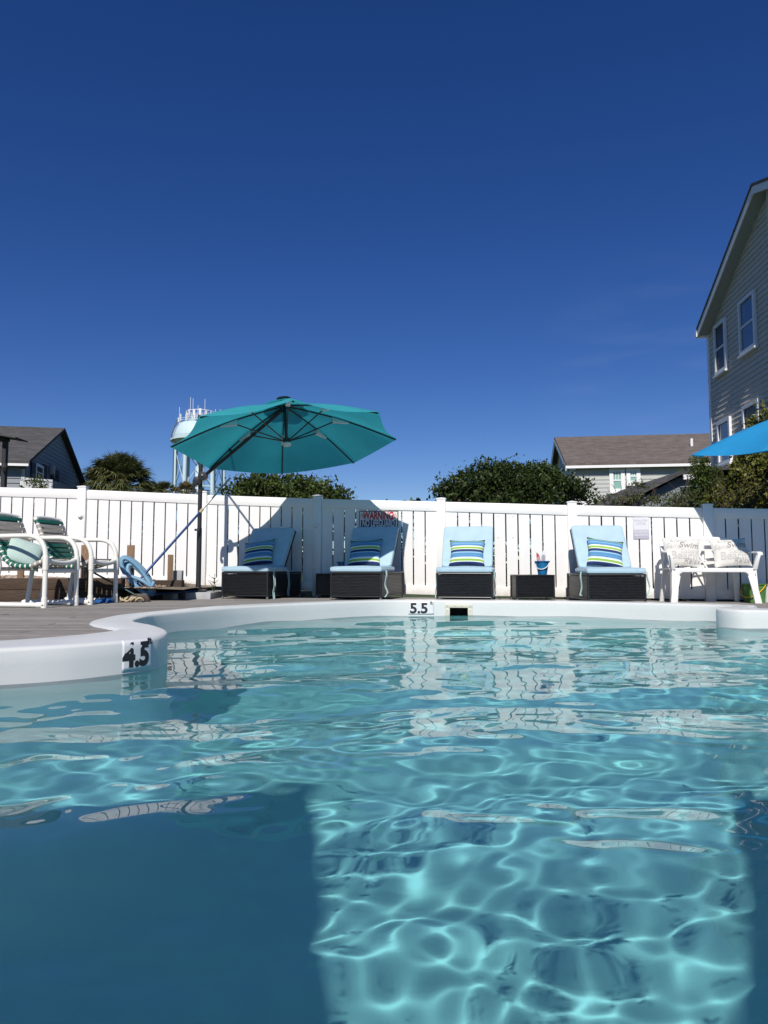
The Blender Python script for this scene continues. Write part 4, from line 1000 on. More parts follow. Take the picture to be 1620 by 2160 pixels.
# ------------------------------------------------------------------ strap chairs
def make_chair(label):
    t = empty('strap_chair', (0, 0, 0), 0, label, 'chair', 'white pvc strap chairs on the deck')
    r = .0265; W = .27
    for s_ in (-1, 1):
        y_ = s_ * W
        post = [(.28, y_, .05), (.28, y_, .50)] + crom([(.28, y_, .52), (.262, y_, .64), (.20, y_, .735), (.10, y_, .778), (-.05, y_, .785), (-.40, y_, .78)], 5)
        MB().tube(post, r, 12).build('arm_tube', M_['pvc'], t, smooth=True)
        MB().tube([(-.42, y_, .03), (.28, y_, .03)], r, 12).build('floor_rail', M_['pvc'], t, smooth=True)
        MB().tube([(-.36, y_, .04), (-.30, y_, .46), (-.38, y_, .78)], r, 12).build('leg', M_['pvc'], t, smooth=True)
        for a, b in (((.28, y_, .41), (.28, y_, .56)), ((.28, y_, -.0), (.28, y_, .11)), ((.19, y_, .03), (.30, y_, .03)), ((-.40, y_, .03), (-.28, y_, .03))): MB().tube([a, b], r * 1.22, 12).build('fitting', M_['pvc'], t, smooth=True)
    Ws = .235
    prof = crom([(-.50, 0, 1.03), (-.42, 0, .86), (-.31, 0, .62), (-.22, 0, .50), (-.10, 0, .455), (.06, 0, .455), (.20, 0, .50), (.27, 0, .525)], 5)
    for s_ in (-1, 1): MB().tube([(p.x, s_ * Ws, p.z) for p in prof], .024, 10).build('sling_tube', M_['pvc'], t, smooth=True)
    bar = crom([(.27, -Ws - .03, .525), (.285, -.1, .49), (.285, .1, .49), (.27, Ws + .03, .525)], 5)
    MB().tube(bar, .027, 12).build('front_bar', M_['pvc'], t, smooth=True)
    tb_ = crom([(-.50, -Ws - .01, 1.03), (-.52, -.1, 1.045), (-.52, .1, 1.045), (-.50, Ws + .01, 1.03)], 5)
    MB().tube(tb_, .024, 12).build('top_bar', M_['pvc'], t, smooth=True)
    MB().tube([(.27, -W, .40), (.27, W, .40)], .024, 10).build('cross_bar', M_['pvc'], t, smooth=True)
    MB().tube([(-.31, -W, .42), (-.31, W, .42)], .022, 10).build('cross_bar', M_['pvc'], t, smooth=True)
    L = [0.]
    for i in range(1, len(prof)): L.append(L[-1] + (prof[i] - prof[i - 1]).length)
    tot = L[-1]
    def at(s_):
        for i in range(1, len(L)):
            if L[i] >= s_: return prof[i - 1].lerp(prof[i], (s_ - L[i - 1]) / (L[i] - L[i - 1]))
        return prof[-1]
    ns = 17; sw = .043
    for k in range(ns):
        s0 = .045 + (tot - .09) * k / (ns - 1); a = at(max(0, s0 - sw / 2)); b = at(min(tot, s0 + sw / 2)); d = (b - a).normalized(); nn = Vector((-d.z, 0, d.x))
        if nn.z < 0: nn = -nn
        if s0 < .25 and nn.x < 0: pass
        col = 'green_strap' if (k == 0 or 5 <= k <= 13) else 'tan_strap'
        mb = MB(); ring = []
        half = Ws
        # strap loops over the tubes: an elongated ring section swept along d
        cs = [(-half - .027, 0), (-half - .018, .022), (-half, .0275), (0, .0262), (half, .0275), (half + .018, .022), (half + .027, 0), (half + .018, -.022), (half, -.0275), (0, -.0285), (-half, -.0275), (-half - .018, -.022)]
        for p in (a, b):
            for (yy, hh) in cs: ring.append(p + Vector((0, yy, 0)) + nn * hh)
        m_ = len(cs); mb.add(ring, [(q, (q + 1) % m_, m_ + (q + 1) % m_, m_ + q) for q in range(m_)])
        o = mb.build('strap', M_[col], t, smooth=True, ang=60)
    return t
def place_chair(o, pxA, pyA, Yz, a):
    A_ = P(pxA, pyA, Yz); o.rotation_euler = (0, 0, -R(a)); off = Matrix.Rotation(-R(a), 3, 'Z') @ Vector((.28, -.27, 0))
    o.location = (A_.x - off.x, Yz - off.y, .173)
ch1 = make_chair('white strap chair at the left edge holding a sage pillow'); place_chair(ch1, 93, 1282, 7.75, 12)
ch2 = copy_tree(ch1); ch2['label'] = 'empty white strap chair nearer the fence, beside the coiled hose'; place_chair(ch2, 190, 1275, 8.42, 10)
o = bpy.data.objects.new('sage_pillow', pillow_mesh('sage_pillow', .42, .40, .16, M_['sage'], seed=9)); C.objects.link(o)
o.location = ch1.matrix_basis @ Vector((-.20, -.02, .595)); o.rotation_euler = (Matrix.Rotation(R(42), 3, 'Z') @ Matrix.Rotation(R(-38), 3, 'X') @ Matrix.Rotation(R(24), 3, 'Y')).to_euler(); tag(o, 'plain sage green pillow lying on the left strap chair', 'pillow')

# ------------------------------------------------------------------ planter, hose, poles
for (a, b, z0, z1, lab) in (((-7.2, 9.15), (-3.45, 9.28), .165, .318, 'lower brown timber of the gravel bed edge behind the strap chairs'), ((-7.2, 9.15), (-3.40, 9.28), .322, .47, 'upper brown timber of the gravel bed edge behind the strap chairs')):
    MB().hexa([(a[0], a[1], z0), (b[0], a[1] + .1, z0), (b[0], a[1] + .25, z0), (a[0], a[1] + .15, z0), (a[0], a[1], z1), (b[0], a[1] + .1, z1), (b[0], a[1] + .25, z1), (a[0], a[1] + .15, z1)])
    mb = MB(); mb.hexa([(a[0], a[1], z0), (b[0], a[1] + .1, z0), (b[0], a[1] + .25, z0), (a[0], a[1] + .15, z0), (a[0], a[1], z1), (b[0], a[1] + .1, z1), (b[0], a[1] + .25, z1), (a[0], a[1] + .15, z1)])
    tag(mb.build('landscape_timber', M_['timber'], bevel=.008), lab, 'timber', 'timbers edging the gravel bed')
q0 = P(318, 1243, 10.05); q1 = P(385, 1243, 10.05)
mb = MB(); mb.bx((q0.x - .25, 10.0, .18), (q1.x, 10.14, P(350, 1224, 10).z)); tag(mb.build('landscape_timber', M_['timber'], bevel=.008), 'short timber with a knot, between the hose and the umbrella pole', 'timber', 'timbers edging the gravel bed')
for px0, px1, pyt, Yp, lab in ((267, 286, 1150, 9.75, 'taller square wooden stake rising behind the coiled hose'), (353, 367, 1170, 10.2, 'short wooden stake left of the umbrella pole'), (171, 191, 1150, 9.6, 'brown wooden stake seen through the second strap chair'), (37, 52, 1192, 9.5, 'dark wooden stake seen under the left strap chair')):
    a = P(px0, pyt, Yp); b = P(px1, pyt, Yp); w = (b.x - a.x) * .8
    o = MB().bx((-w / 2, -w / 2, .15), (w / 2, w / 2, a.z)).build('wooden_stake', M_['post_wood'], bevel=.004); o.location = ((a.x + b.x) / 2, Yp, 0); o.rotation_euler.z = R(18); tag(o, lab, 'stake', 'wooden stakes by the gravel bed')
# gravel bed
gp = MB(); gx_ = np.linspace(-8, -2.62, 24); gy_ = np.linspace(9.33, 11.6, 12); gb_ = MB()
def gravel_z(x, y_): return .425 - .10 * max(0, (x + 4.6) / 1.6) + .02 * math.sin(3 * x) * math.cos(2.3 * y_) + .02 * (y_ - 9.3)
Vg = [(x, y_, gravel_z(x, y_)) for y_ in gy_ for x in gx_]; Fg = [(j * 24 + i, j * 24 + i + 1, (j + 1) * 24 + i + 1, (j + 1) * 24 + i) for j in range(11) for i in range(23)]
tag(raw('gravel_bed', Vg, Fg, M_['soil'], smooth=True), kind='structure')
ico = [(0, 0, 1), (.9, 0, .2), (.2, .9, .1), (-.8, .5, .0), (-.7, -.6, .1), (.3, -.9, .0), (0, 0, -.8)]
icf = [(0, 1, 2), (0, 2, 3), (0, 3, 4), (0, 4, 5), (0, 5, 1), (6, 2, 1), (6, 3, 2), (6, 4, 3), (6, 5, 4), (6, 1, 5)]
VV = []; FF = []
for k in range(4200):
    x = random.uniform(-5.8, -3.0); y_ = 9.34 + random.random() ** 1.6 * 1.7; s_ = random.uniform(.012, .026); a = random.random() * 6.28
    b0 = len(VV); z = gravel_z(x, y_) + s_ * .3
    for (u, v, w) in ico: VV.append((x + s_ * (u * math.cos(a) - v * math.sin(a)), y_ + s_ * (u * math.sin(a) + v * math.cos(a)), z + s_ * .7 * w))
    FF += [tuple(i + b0 for i in f) for f in icf]
tag(raw('gravel', VV, FF, M_['gravel']), 'tan gravel filling the bed behind the chairs', 'gravel', kind='stuff')
# paved step under the umbrella mast and soil under the fence
tag(MB().bx((-3.35, 9.9, .12), (-2.40, 10.9, .264)).build('paving_slab', M_['concrete'], bevel=.01), 'grey paving slab under the teal umbrella mast', 'paving slab')
MB_ = MB(); MB_.bx((-2.9, 10.92, .1), (-.6, 11.9, .22)); tag(MB_.build('soil_strip', M_['soil']), kind='structure')
MB_ = MB(); MB_.bx((-9, 11.61, .1), (-2.9, 13, .3)); tag(MB_.build('soil_bank', M_['soil']), kind='structure')

# hose coil
hs = empty('pool_hose', (0, 0, 0), 0, 'light blue ribbed pool hose coiled around a wooden stake', 'hose')
hc = P(292, 1215, 9.55)
pts = []
LP_ = [(.27, .25, 0, 0), (.22, .27, .03, .02), (.28, .22, -.02, .0), (.19, .24, .05, -.04), (.25, .19, .02, -.05), (.29, .26, -.01, .03)]
for k in range(0, len(LP_) * 20):
    a = 2 * math.pi * k / 20; lo = k / 20.; i0 = int(lo); t_ = lo - i0
    rx, rz, ox, oz = [LP_[i0][q] * (1 - t_) + LP_[(i0 + 1) % len(LP_)][q] * t_ for q in range(4)]
    x = math.cos(a) * rx * .62 + ox; z = math.sin(a) * rz + oz
    pts.append((hc.x + x * .86 - z * .50, hc.y - .06 + .07 * math.sin(lo * 2.7 + 1) + x * .2, hc.z + z * .86 - x * .30))
MB().tube(crom(pts, 2), .029, 10).build('hose_tube', M_['hose'], hs, smooth=True)
e = [P(256, 1216, 9.4), P(275, 1216, 9.4), P(300, 1225, 9.38), P(318, 1237, 9.4), P(324, 1228, 9.45)]
MB().tube(crom(e, 6), .024, 10).build('hose_end', M_['hose'], hs, smooth=True)
MB().tube([P(256, 1216, 9.38), P(276, 1216.5, 9.38)], .03, 12).build('cuff', M_['hose_white'], hs, smooth=True)
# telescopic pole
tp = empty('telescopic_pole', (0, 0, 0), 0, 'long blue telescopic pool pole leaning across the umbrella mast', 'pole')
a, b, c = P(272, 1248, 9.35), P(424, 1078, 10.0), P(486, 1008, 10.26)
MB().tube([a, b], .017, 10).build('lower_tube', M_['bluepole'], tp, smooth=True)
MB().tube([b - (b - a).normalized() * .03, b + (b - a).normalized() * .04], .022, 10).build('lock_collar', M_['rope'], tp, smooth=True)
MB().tube([b, c], .0125, 10).build('upper_tube', M_['alu'], tp, smooth=True)
MB().tube([c - (c - b).normalized() * .06, c], .016, 10).build('grip', M_['concrete'], tp, smooth=True)
t = empty('brush_pole', (0, 0, 0), 0, 'dark blue pole lying on the deck with a brown brush head', 'pole')
a, b = P(290, 1256, 9.2), P(412, 1246.5, 10.0); a.z = max(a.z, .2)
MB().tube([a, b], .015, 10).build('tube', M_['bluepole'], t, smooth=True)
br_ = MB(); br_.prism([(-.14, 0), (-.12, .07), (-.06, .10), (.10, .10), (.14, .03), (.13, 0), (.06, 0), (.03, .02), (-.02, .02), (-.04, 0)], -.03, .03, lambda p, q, d: (a.x + .03 + p, a.y + d - .02, .174 + q)).build('brush_head', M_['brown'], t, bevel=.006)
t = MB().tube([P(190, 1204, 9.1), P(288, 1256, 9.15)], .012, 8).build('green_pole', M_['greenpole'], smooth=True); tag(t, 'thin dark green pole slanting down behind the second strap chair', 'pole')
# rope heap, net
rp_ = MB()
for k in range(5):
    c0 = P(250 + 11 * k, 1262 + 3 * math.sin(k * 2), 9.05); c0.z = .205 + .012 * (k % 2)
    rp_.tube([(c0.x + .045 * math.cos(a), c0.y + .06 * math.sin(a), c0.z + .02 * math.sin(2 * a + k)) for a in np.linspace(0, 6, 14)], .012, 6)
tag(rp_.build('rope_heap', M_['rope'], smooth=True), 'small heap of pale rope on the deck left of the brush', 'rope')
nt_ = MB(); cs = P(222, 1264, 8.95); nv = []
for j in range(7):
    for i in range(12):
        u = i / 11 * 2 - 1; v = j / 6 * 2 - 1; nv.append((cs.x + u * .14, cs.y + v * .12, .176 + .055 * max(0, 1 - u * u) * max(0, 1 - v * v) * (1 + .4 * math.sin(7 * u + 3 * v))))
tag(raw('blue_net', nv, [(j * 12 + i, j * 12 + i + 1, (j + 1) * 12 + i + 1, (j + 1) * 12 + i) for j in range(6) for i in range(11)], M_['bluecloth'], smooth=True), 'crumpled royal blue pool net on the deck under the second chair', 'net')
for i, (px, w_) in enumerate(((333, .12), (370, .09), (384, .07))):
    q = P(px, 1256, 9.82); o = MB().bx((-w_ / 2, -.04, 0), (w_ / 2, .04, .085)).build('concrete_block', M_['concrete'] if i == 1 else M_['dark_wood'], bevel=.006); o.location = (q.x, 9.82, .173)
    tag(o, ('dark block under the lying pole nearest the brush', 'pale grey block under the lying pole', 'dark small block beside the pale one under the lying pole')[i], 'block')
# drain pipe stub, capped grey box
q = P(379, 1225, 10.35); w_ = .085
o = MB().bx((-w_, -.05, 0), (w_ * .5, .05, .17)).build('utility_box', M_['concrete'], bevel=.01); o.location = (q.x, 10.35, q.z - .02); tag(o, 'small grey utility box on the fence behind the short stake', 'box')

# ------------------------------------------------------------------ vegetation helpers
def leaves(name, centers, n_, size, mat_, parent=None, aspect=2.2, up=.3, kind=None, seed=0, clumps=60, cr_=.3, surf=.5, sprig=.14):
    """centers: list of (centre, radii) ellipsoids; leaf quads gathered in clumps"""
    r = np.random.default_rng(seed); V = []; Fc = []
    vol = np.array([a[1][0] * a[1][1] * a[1][2] for a in centers]) ** .7; vol /= vol.sum()
    cl = []
    for _ in range(clumps):
        c, rad = centers[r.choice(len(centers), p=vol)]
        d = r.normal(size=3); d /= np.linalg.norm(d); rr = (1 - surf * r.random() ** 1.3)
        sp_ = r.random() < sprig                     # sprigs reaching out of the crown
        if sp_: rr = 1.04 + .16 * r.random(); d[2] = abs(d[2])
        cl.append((np.array(c) + d * rr * np.array(rad), cr_ * (.6 + .8 * r.random()) * (.5 if sp_ else 1), d))
    for i in range(n_):
        c, s_, d0 = cl[r.integers(len(cl))]; d = r.normal(size=3) * s_ * .5; d[2] *= .7; p = c + d
        t = r.normal(size=3); t[2] += up; t /= np.linalg.norm(t); w = np.cross(t, r.normal(size=3)); w /= np.linalg.norm(w)
        L = size * (.6 + .8 * r.random()); wd = L / aspect
        b0 = len(V); V += [p, p + t * L * .5 + w * wd * .5, p + t * L, p + t * L * .5 - w * wd * .5]; Fc.append((b0, b0 + 1, b0 + 2, b0 + 3))
    o = raw(name, V, Fc, mat_, parent)
    if kind: o['kind'] = kind
    return o
def limb(mb, a, b, r0, r1, wob=.1, n_=5, seed=0):
    rr = random.Random(seed); a = Vector(a); b = Vector(b); L = (b - a).length; pts = []
    for i in range(n_ + 1):
        t = i / n_; p = a.lerp(b, t)
        if 0 < i < n_: p += Vector((rr.uniform(-1, 1), rr.uniform(-1, 1), rr.uniform(-.5, .5))) * wob * L
        pts.append(p)
    mb.tube(pts, [r0 + (r1 - r0) * i / n_ for i in range(n_ + 1)], 7)
def tree(name, label, base_, blobs, n_, size, mt, seed, clumps, cr_, trunk_h, r0=.12, cat='tree', aspect=2.2, surf=.5):
    t = empty(name, base_, 0, label, cat); b = Vector(base_); rel = [((c[0] - b.x, c[1] - b.y, c[2] - b.z), rd) for c, rd in blobs]
    mb = MB(); limb(mb, (0, 0, 0), (0, 0, trunk_h), r0, r0 * .7, .03, seed=seed)
    for i, (c, rd) in enumerate(rel):
        for k in range(3):
            rr = random.Random(seed + 7 * i + k); e = Vector(c) + Vector((rr.uniform(-.6, .6) * rd[0], rr.uniform(-.6, .6) * rd[1], rr.uniform(-.3, .6) * rd[2])); limb(mb, (0, 0, trunk_h * rr.uniform(.7, 1)), e, r0 * .5, r0 * .1, .07, seed=seed + k + 9 * i)
    mb.build('trunk', M_['bark'], t, smooth=True)
    leaves('crown', rel, n_, size, M_[mt], t, aspect, seed=seed, clumps=clumps, cr_=cr_, surf=surf)
    return t
def blob(px, py, Y_, rx, rz, ry=None): q = P(px, py, Y_); return ((q.x, q.y, q.z), (rx, ry or rx, rz))

# right tree, wide and flat topped
Yt = 18.
tree('broad_tree', 'wide dark evergreen tree above the fence between umbrella and grey house', (P(1080, 1100, Yt).x, Yt, 0),
     [blob(1080, 1024, Yt, 1.25, .44), blob(1000, 1034, Yt, .85, .36), blob(1150, 1028, Yt, .9, .38), blob(1045, 994, Yt, .6, .22), blob(950, 1045, Yt, .42, .22), blob(1215, 1045, Yt, .4, .2), blob(1080, 1060, Yt, 1.6, .35), blob(1130, 1002, Yt, .5, .24)],
     26000, .10, 'leaf_dark', 3, 420, .28, 1.6, .14, surf=.85)
Yt = 20.
tree('round_tree', 'low green tree behind the fence under the teal umbrella', (P(610, 1100, Yt).x, Yt, 0),
     [blob(575, 1032, Yt, .95, .42), blob(650, 1040, Yt, .8, .35), blob(540, 1018, Yt, .5, .25), blob(500, 1035, Yt, .35, .18), blob(700, 1050, Yt, .45, .2), blob(610, 1060, Yt, 1.5, .35)],
     16000, .11, 'leaf_mid', 5, 260, .3, 1.5, .12, surf=.8)
# shrubs over the right end of the fence
tree('conifer', 'feathery dark green conifer beside the big house corner, behind the fence', (P(1492, 1100, 12.6).x, 12.6, 0),
     [blob(1492, 1040, 12.6, .30, .35), blob(1486, 1000, 12.6, .22, .25), blob(1478, 975, 12.6, .10, .12), blob(1500, 1070, 12.6, .42, .25)], 9000, .07, 'leaf_mid', 8, 150, .13, 1.5, .05, aspect=4, surf=.8)
tree('climbing_shrub', 'tall yellow green leafy shrub at the right edge below the blue umbrella', (P(1590, 1100, 12.).x, 12., 0),
     [blob(1570, 1030, 12., .35, .36), blob(1620, 1010, 12., .45, .5), blob(1600, 970, 12., .35, .3), blob(1660, 1000, 12., .5, .6), blob(1540, 1060, 12., .4, .18), blob(1598, 905, 12.3, .15, .18), blob(1614, 880, 12.3, .10, .22)], 15000, .075, 'leaf_yel', 12, 300, .16, 1.9, .05, aspect=2, surf=.8)
tree('leggy_shrub', 'sparse olive shrub with bare twigs above the fence in front of the grey house', (P(1340, 1100, 11.6).x, 11.6, 0),
     [blob(1385, 1058, 11.6, .45, .07), blob(1430, 1048, 11.6, .28, .10), blob(1330, 1050, 11.6, .35, .08), blob(1275, 1055, 11.6, .25, .07), blob(1350, 1022, 11.6, .25, .07), blob(1445, 1055, 11.6, .25, .12)], 1500, .045, 'leaf_sprig', 15, 110, .07, 1.4, .03, surf=1.)
tree('dark_bush', 'dense dark bush filling the gap behind the right shaded fence panel', (P(1440, 1120, 13.2).x, 13.2, 0),
     [blob(1440, 1078, 13.2, .7, .12), blob(1540, 1050, 13.2, .7, .3), blob(1640, 1030, 13.2, .8, .5)], 9000, .08, 'leaf_dark', 17, 160, .2, 1.2, .06, surf=.8)
# twigs
tw = MB()
for k in range(26):
    rr = random.Random(100 + k); px = rr.uniform(1290, 1460); a = P(px, 1085, 11.7); b = P(px + rr.uniform(-60, 50), rr.uniform(1005, 1045), 11.7 + rr.uniform(-.3, .3)); limb(tw, a, b, .008, .003, .08, 6, k)
for k in range(30):
    rr = random.Random(200 + k); px = rr.uniform(1520, 1640); a = P(px, 1075, 11.6); b = P(px + rr.uniform(-50, 60), rr.uniform(985, 1050), 11.5 + rr.uniform(-.3, .2)); limb(tw, a, b, .007, .003, .1, 6, k)
tag(tw.build('bare_twigs', M_['bark'], smooth=True), 'bare brown twigs arching over the right part of the fence', 'twigs', kind='stuff')
# hedge added behind the fence so that its gaps look dark
hb = empty('backing', (0, 0, 0), 0, 'dark hedge added behind the white fence to darken its gaps', 'backing')
cs_ = []
for x in np.arange(-7.5, 7.2, .42):
    for i in range(len(pp) - 1):
        if pp[i][0] <= x < pp[i + 1][0]:
            t_ = (x - pp[i][0]) / (pp[i + 1][0] - pp[i][0]); yf = pp[i][1] + t_ * (pp[i + 1][1] - pp[i][1]); zf = pp[i][2] + t_ * (pp[i + 1][2] - pp[i][2])
            cs_ += [((x, yf + .55, zf - .37), (.36, .2, .36)), ((x, yf + .55, zf - .95), (.36, .22, .4))]
leaves('foliage', cs_, 30000, .10, M_['leaf_dark'], hb, 2., seed=31, clumps=700, cr_=.18, surf=.9, sprig=0)
# little weeds at the deck edge
for px, py, Yw, h_, lab in ((452, 1240, 10.25, .28, 'spiky green weed between the umbrella mast and the first lounger'), (1054, 1262, 9.9, .08, 'tiny weed at the deck edge left of the side table'), (388, 1235, 10.3, .14, 'small leafy weed at the end of the short timber')):
    q = P(px, py, Yw); t = empty('weed', (q.x, Yw, q.z - .08), 0, lab, 'plant'); V = []; Fc = []; rr = random.Random(px)
    for k in range(34):
        a = rr.random() * 6.28; z0 = h_ * rr.random() * .8; L = h_ * rr.uniform(.3, .6); d = Vector((math.cos(a), math.sin(a) * .5, rr.uniform(-.1, .7))); w = Vector((-math.sin(a), math.cos(a), 0)) * .008; p = Vector((0, 0, z0)); b0 = len(V)
        V += [p - w, p + w, p + d * L + w * .3, p + d * L - w * .3]; Fc.append((b0, b0 + 1, b0 + 2, b0 + 3))
    raw('leaves', V, Fc, M_['leaf_small'], t); MB().tube([(0, 0, -.02), (.005, 0, h_)], .004, 5).build('stem', M_['leaf_small'], t)

# palms
def palm(label, px, py, Y_, R_, nf, seed, mt='palm', squash=.95, droop=1., th=None):
    c = P(px, py, Y_); t = empty('palm_tree', (c.x, Y_, 0), 0, label, 'palm', 'cabbage palms behind the fence'); rr = random.Random(seed)
    MB().tube([(0, 0, 0), (.03, 0, c.z * .5), (0, 0, c.z)], [.17, .14, .15], 10).build('trunk', M_['bark'], t, smooth=True)
    V = []; Fc = []; st = MB()
    for f in range(nf):
        a = rr.random() * 6.28; el = rr.uniform(-.9, 1.5); L = R_ * rr.uniform(.45, .62)
        d = Vector((math.cos(a) * math.cos(el), math.sin(a) * math.cos(el), math.sin(el) * squash)); h0 = Vector((0, 0, c.z)) + d * L
        st.tube([(0, 0, c.z), h0], .012, 4)
        side = d.cross(Vector((0, 0, 1))).normalized() if abs(d.z) < .98 else Vector((1, 0, 0)); upv = side.cross(d).normalized()
        for k in range(22):
            b = -1.25 + 2.5 * k / 21; dd = (d * math.cos(b) + side * math.sin(b)).normalized(); LL = R_ * rr.uniform(.42, .56) * (1 - .25 * abs(b) / 1.25)
            w = dd.cross(upv).normalized() * R_ * .013; m1 = h0 + dd * LL * .55 + upv * .02; e = h0 + dd * LL - Vector((0, 0, 1)) * LL * rr.uniform(.15, .5) * droop
            b0 = len(V); V += [h0 - w * .5, h0 + w * .5, m1 + w, m1 - w, e]; Fc += [(b0, b0 + 1, b0 + 2, b0 + 3), (b0 + 3, b0 + 2, b0 + 4)]
    raw('fronds', V, Fc, M_[mt], t); st.build('frond_stalks', M_['palm_dry'], t)
    return t
palm('large round cabbage palm head above the fence left of the water tower', 250, 1030, 30, 1.75, 300, 1, droop=.9)
palm('small palm top just above the fence, next to the large palm', 345, 1046, 30, .8, 60, 2)
palm('dry brownish palm tips in front of the water tower legs', 394, 1046, 30, .75, 50, 4, 'palm_dry')
palm('half hidden palm top between the large palm and the small one', 318, 1048, 31, .85, 60, 6)

# ------------------------------------------------------------------ water tower
TY = 150.; tc_ = P(417, 1200, TY); wt = empty('water_tower', (tc_.x, TY, 0), 0, 'pale blue water tower with white antennas, partly behind the teal umbrella', 'water tower')
zt = lambda py: P(417, py, TY).z
k_ = TY / F
MB().lathe([(.5, zt(945)), (3.6, zt(941)), (5.4, zt(936)), (5.75, zt(930)), (5.7, zt(922)), (5.3, zt(908)), (4.6, zt(898)), (3.4, zt(891)), (1.5, zt(887)), (.2, zt(886.5))], 40).build('tank', M_['tower'], wt, smooth=True)
MB().lathe([(5.9, zt(933)), (6.15, zt(933)), (6.15, zt(929)), (5.9, zt(929))], 40).build('walkway', M_['tower'], wt)
rl = MB()
for z in (892, 888): rl.tube([(4.4 * math.cos(a), 4.4 * math.sin(a), zt(z) ) for a in np.linspace(0, 2 * math.pi, 33)[:-1]], .07, 5, closed=True)
rl.tube([(6.1 * math.cos(a), 6.1 * math.sin(a), zt(925)) for a in np.linspace(0, 2 * math.pi, 33)[:-1]], .05, 5, closed=True)
rl.build('railings', M_['tower'], wt)
MB().lathe([(1.05, 0), (1.05, zt(988)), (.75, zt(984)), (.75, zt(940))], 20, (-.0, 0, 0)).build('riser_pipe', M_['tower'], wt, smooth=True)
for i, a in enumerate((R(200), R(248), R(20), R(68), R(135), R(315))):
    r0, r1 = 5.3, 4.9
    o = MB().tube([(r0 * math.cos(a) * 1.02, r0 * math.sin(a), 0), (r1 * math.cos(a), r1 * math.sin(a), zt(940))], .42, 12).build('leg', M_['tower'], wt, smooth=True)
brc = MB(); A6 = [R(200), R(248), R(315), R(20), R(68), R(135)]
for i in range(6):
    a, b = A6[i], A6[(i + 1) % 6]; f = lambda an, py: Vector((5.1 * math.cos(an), 5.1 * math.sin(an), zt(py)))
    brc.tube([f(a, 1030), f(b, 1030)], .14, 5); brc.tube([f(a, 1028), f(b, 950)], .07, 5); brc.tube([f(b, 1028), f(a, 950)], .07, 5)
brc.build('braces', M_['tower'], wt)
MB().tube([(-4.6, -3.4, 0), (-4.6, -3.4, zt(938)), (-5.0, -3.9, zt(925)), (-3.9, -3.6, zt(893))], .13, 5).build('cable_run', M_['tower_dark'], wt)
pr_ = random.Random(5)
for k in range(30):
    ring = k % 2; a = 2 * math.pi * k / 30 + .1; rr = (4.6, 3.0)[ring]; zb = (zt(893), zt(888))[ring] ; h_ = pr_.uniform(.9, 1.4); wd = pr_.choice((.28, .36, .5))
    o = MB().box((rr * math.cos(a), rr * math.sin(a), zb + h_ / 2 + (.0, .7)[ring]), (wd, .22, h_), Matrix.Rotation(a, 3, 'Z') @ Matrix.Rotation(R(90), 3, 'Z')).build('antenna_panel', M_['tower_white'], wt)
am = MB()
for a, r_, top in ((200, 4.4, 862), (205, 2.2, 840), (230, 2.0, 844), (262, 1.5, 858), (300, 3.0, 848), (330, 4.2, 868), (345, 4.6, 866)):
    am.tube([(r_ * math.cos(R(a)), r_ * math.sin(R(a)), zt(892)), (r_ * math.cos(R(a)), r_ * math.sin(R(a)), zt(top))], .05, 4)
for k in range(16):
    a = 2 * math.pi * k / 16; am.tube([(3.1 * math.cos(a), 3.1 * math.sin(a), zt(890)), (3.1 * math.cos(a), 3.1 * math.sin(a), zt(876))], .06, 4)
am.tube([(3.05 * math.cos(a), 3.05 * math.sin(a), zt(870)) for a in np.linspace(0, 2 * math.pi, 25)[:-1]], .07, 4, closed=True)
am.build('antenna_masts', M_['tower_white'], wt)

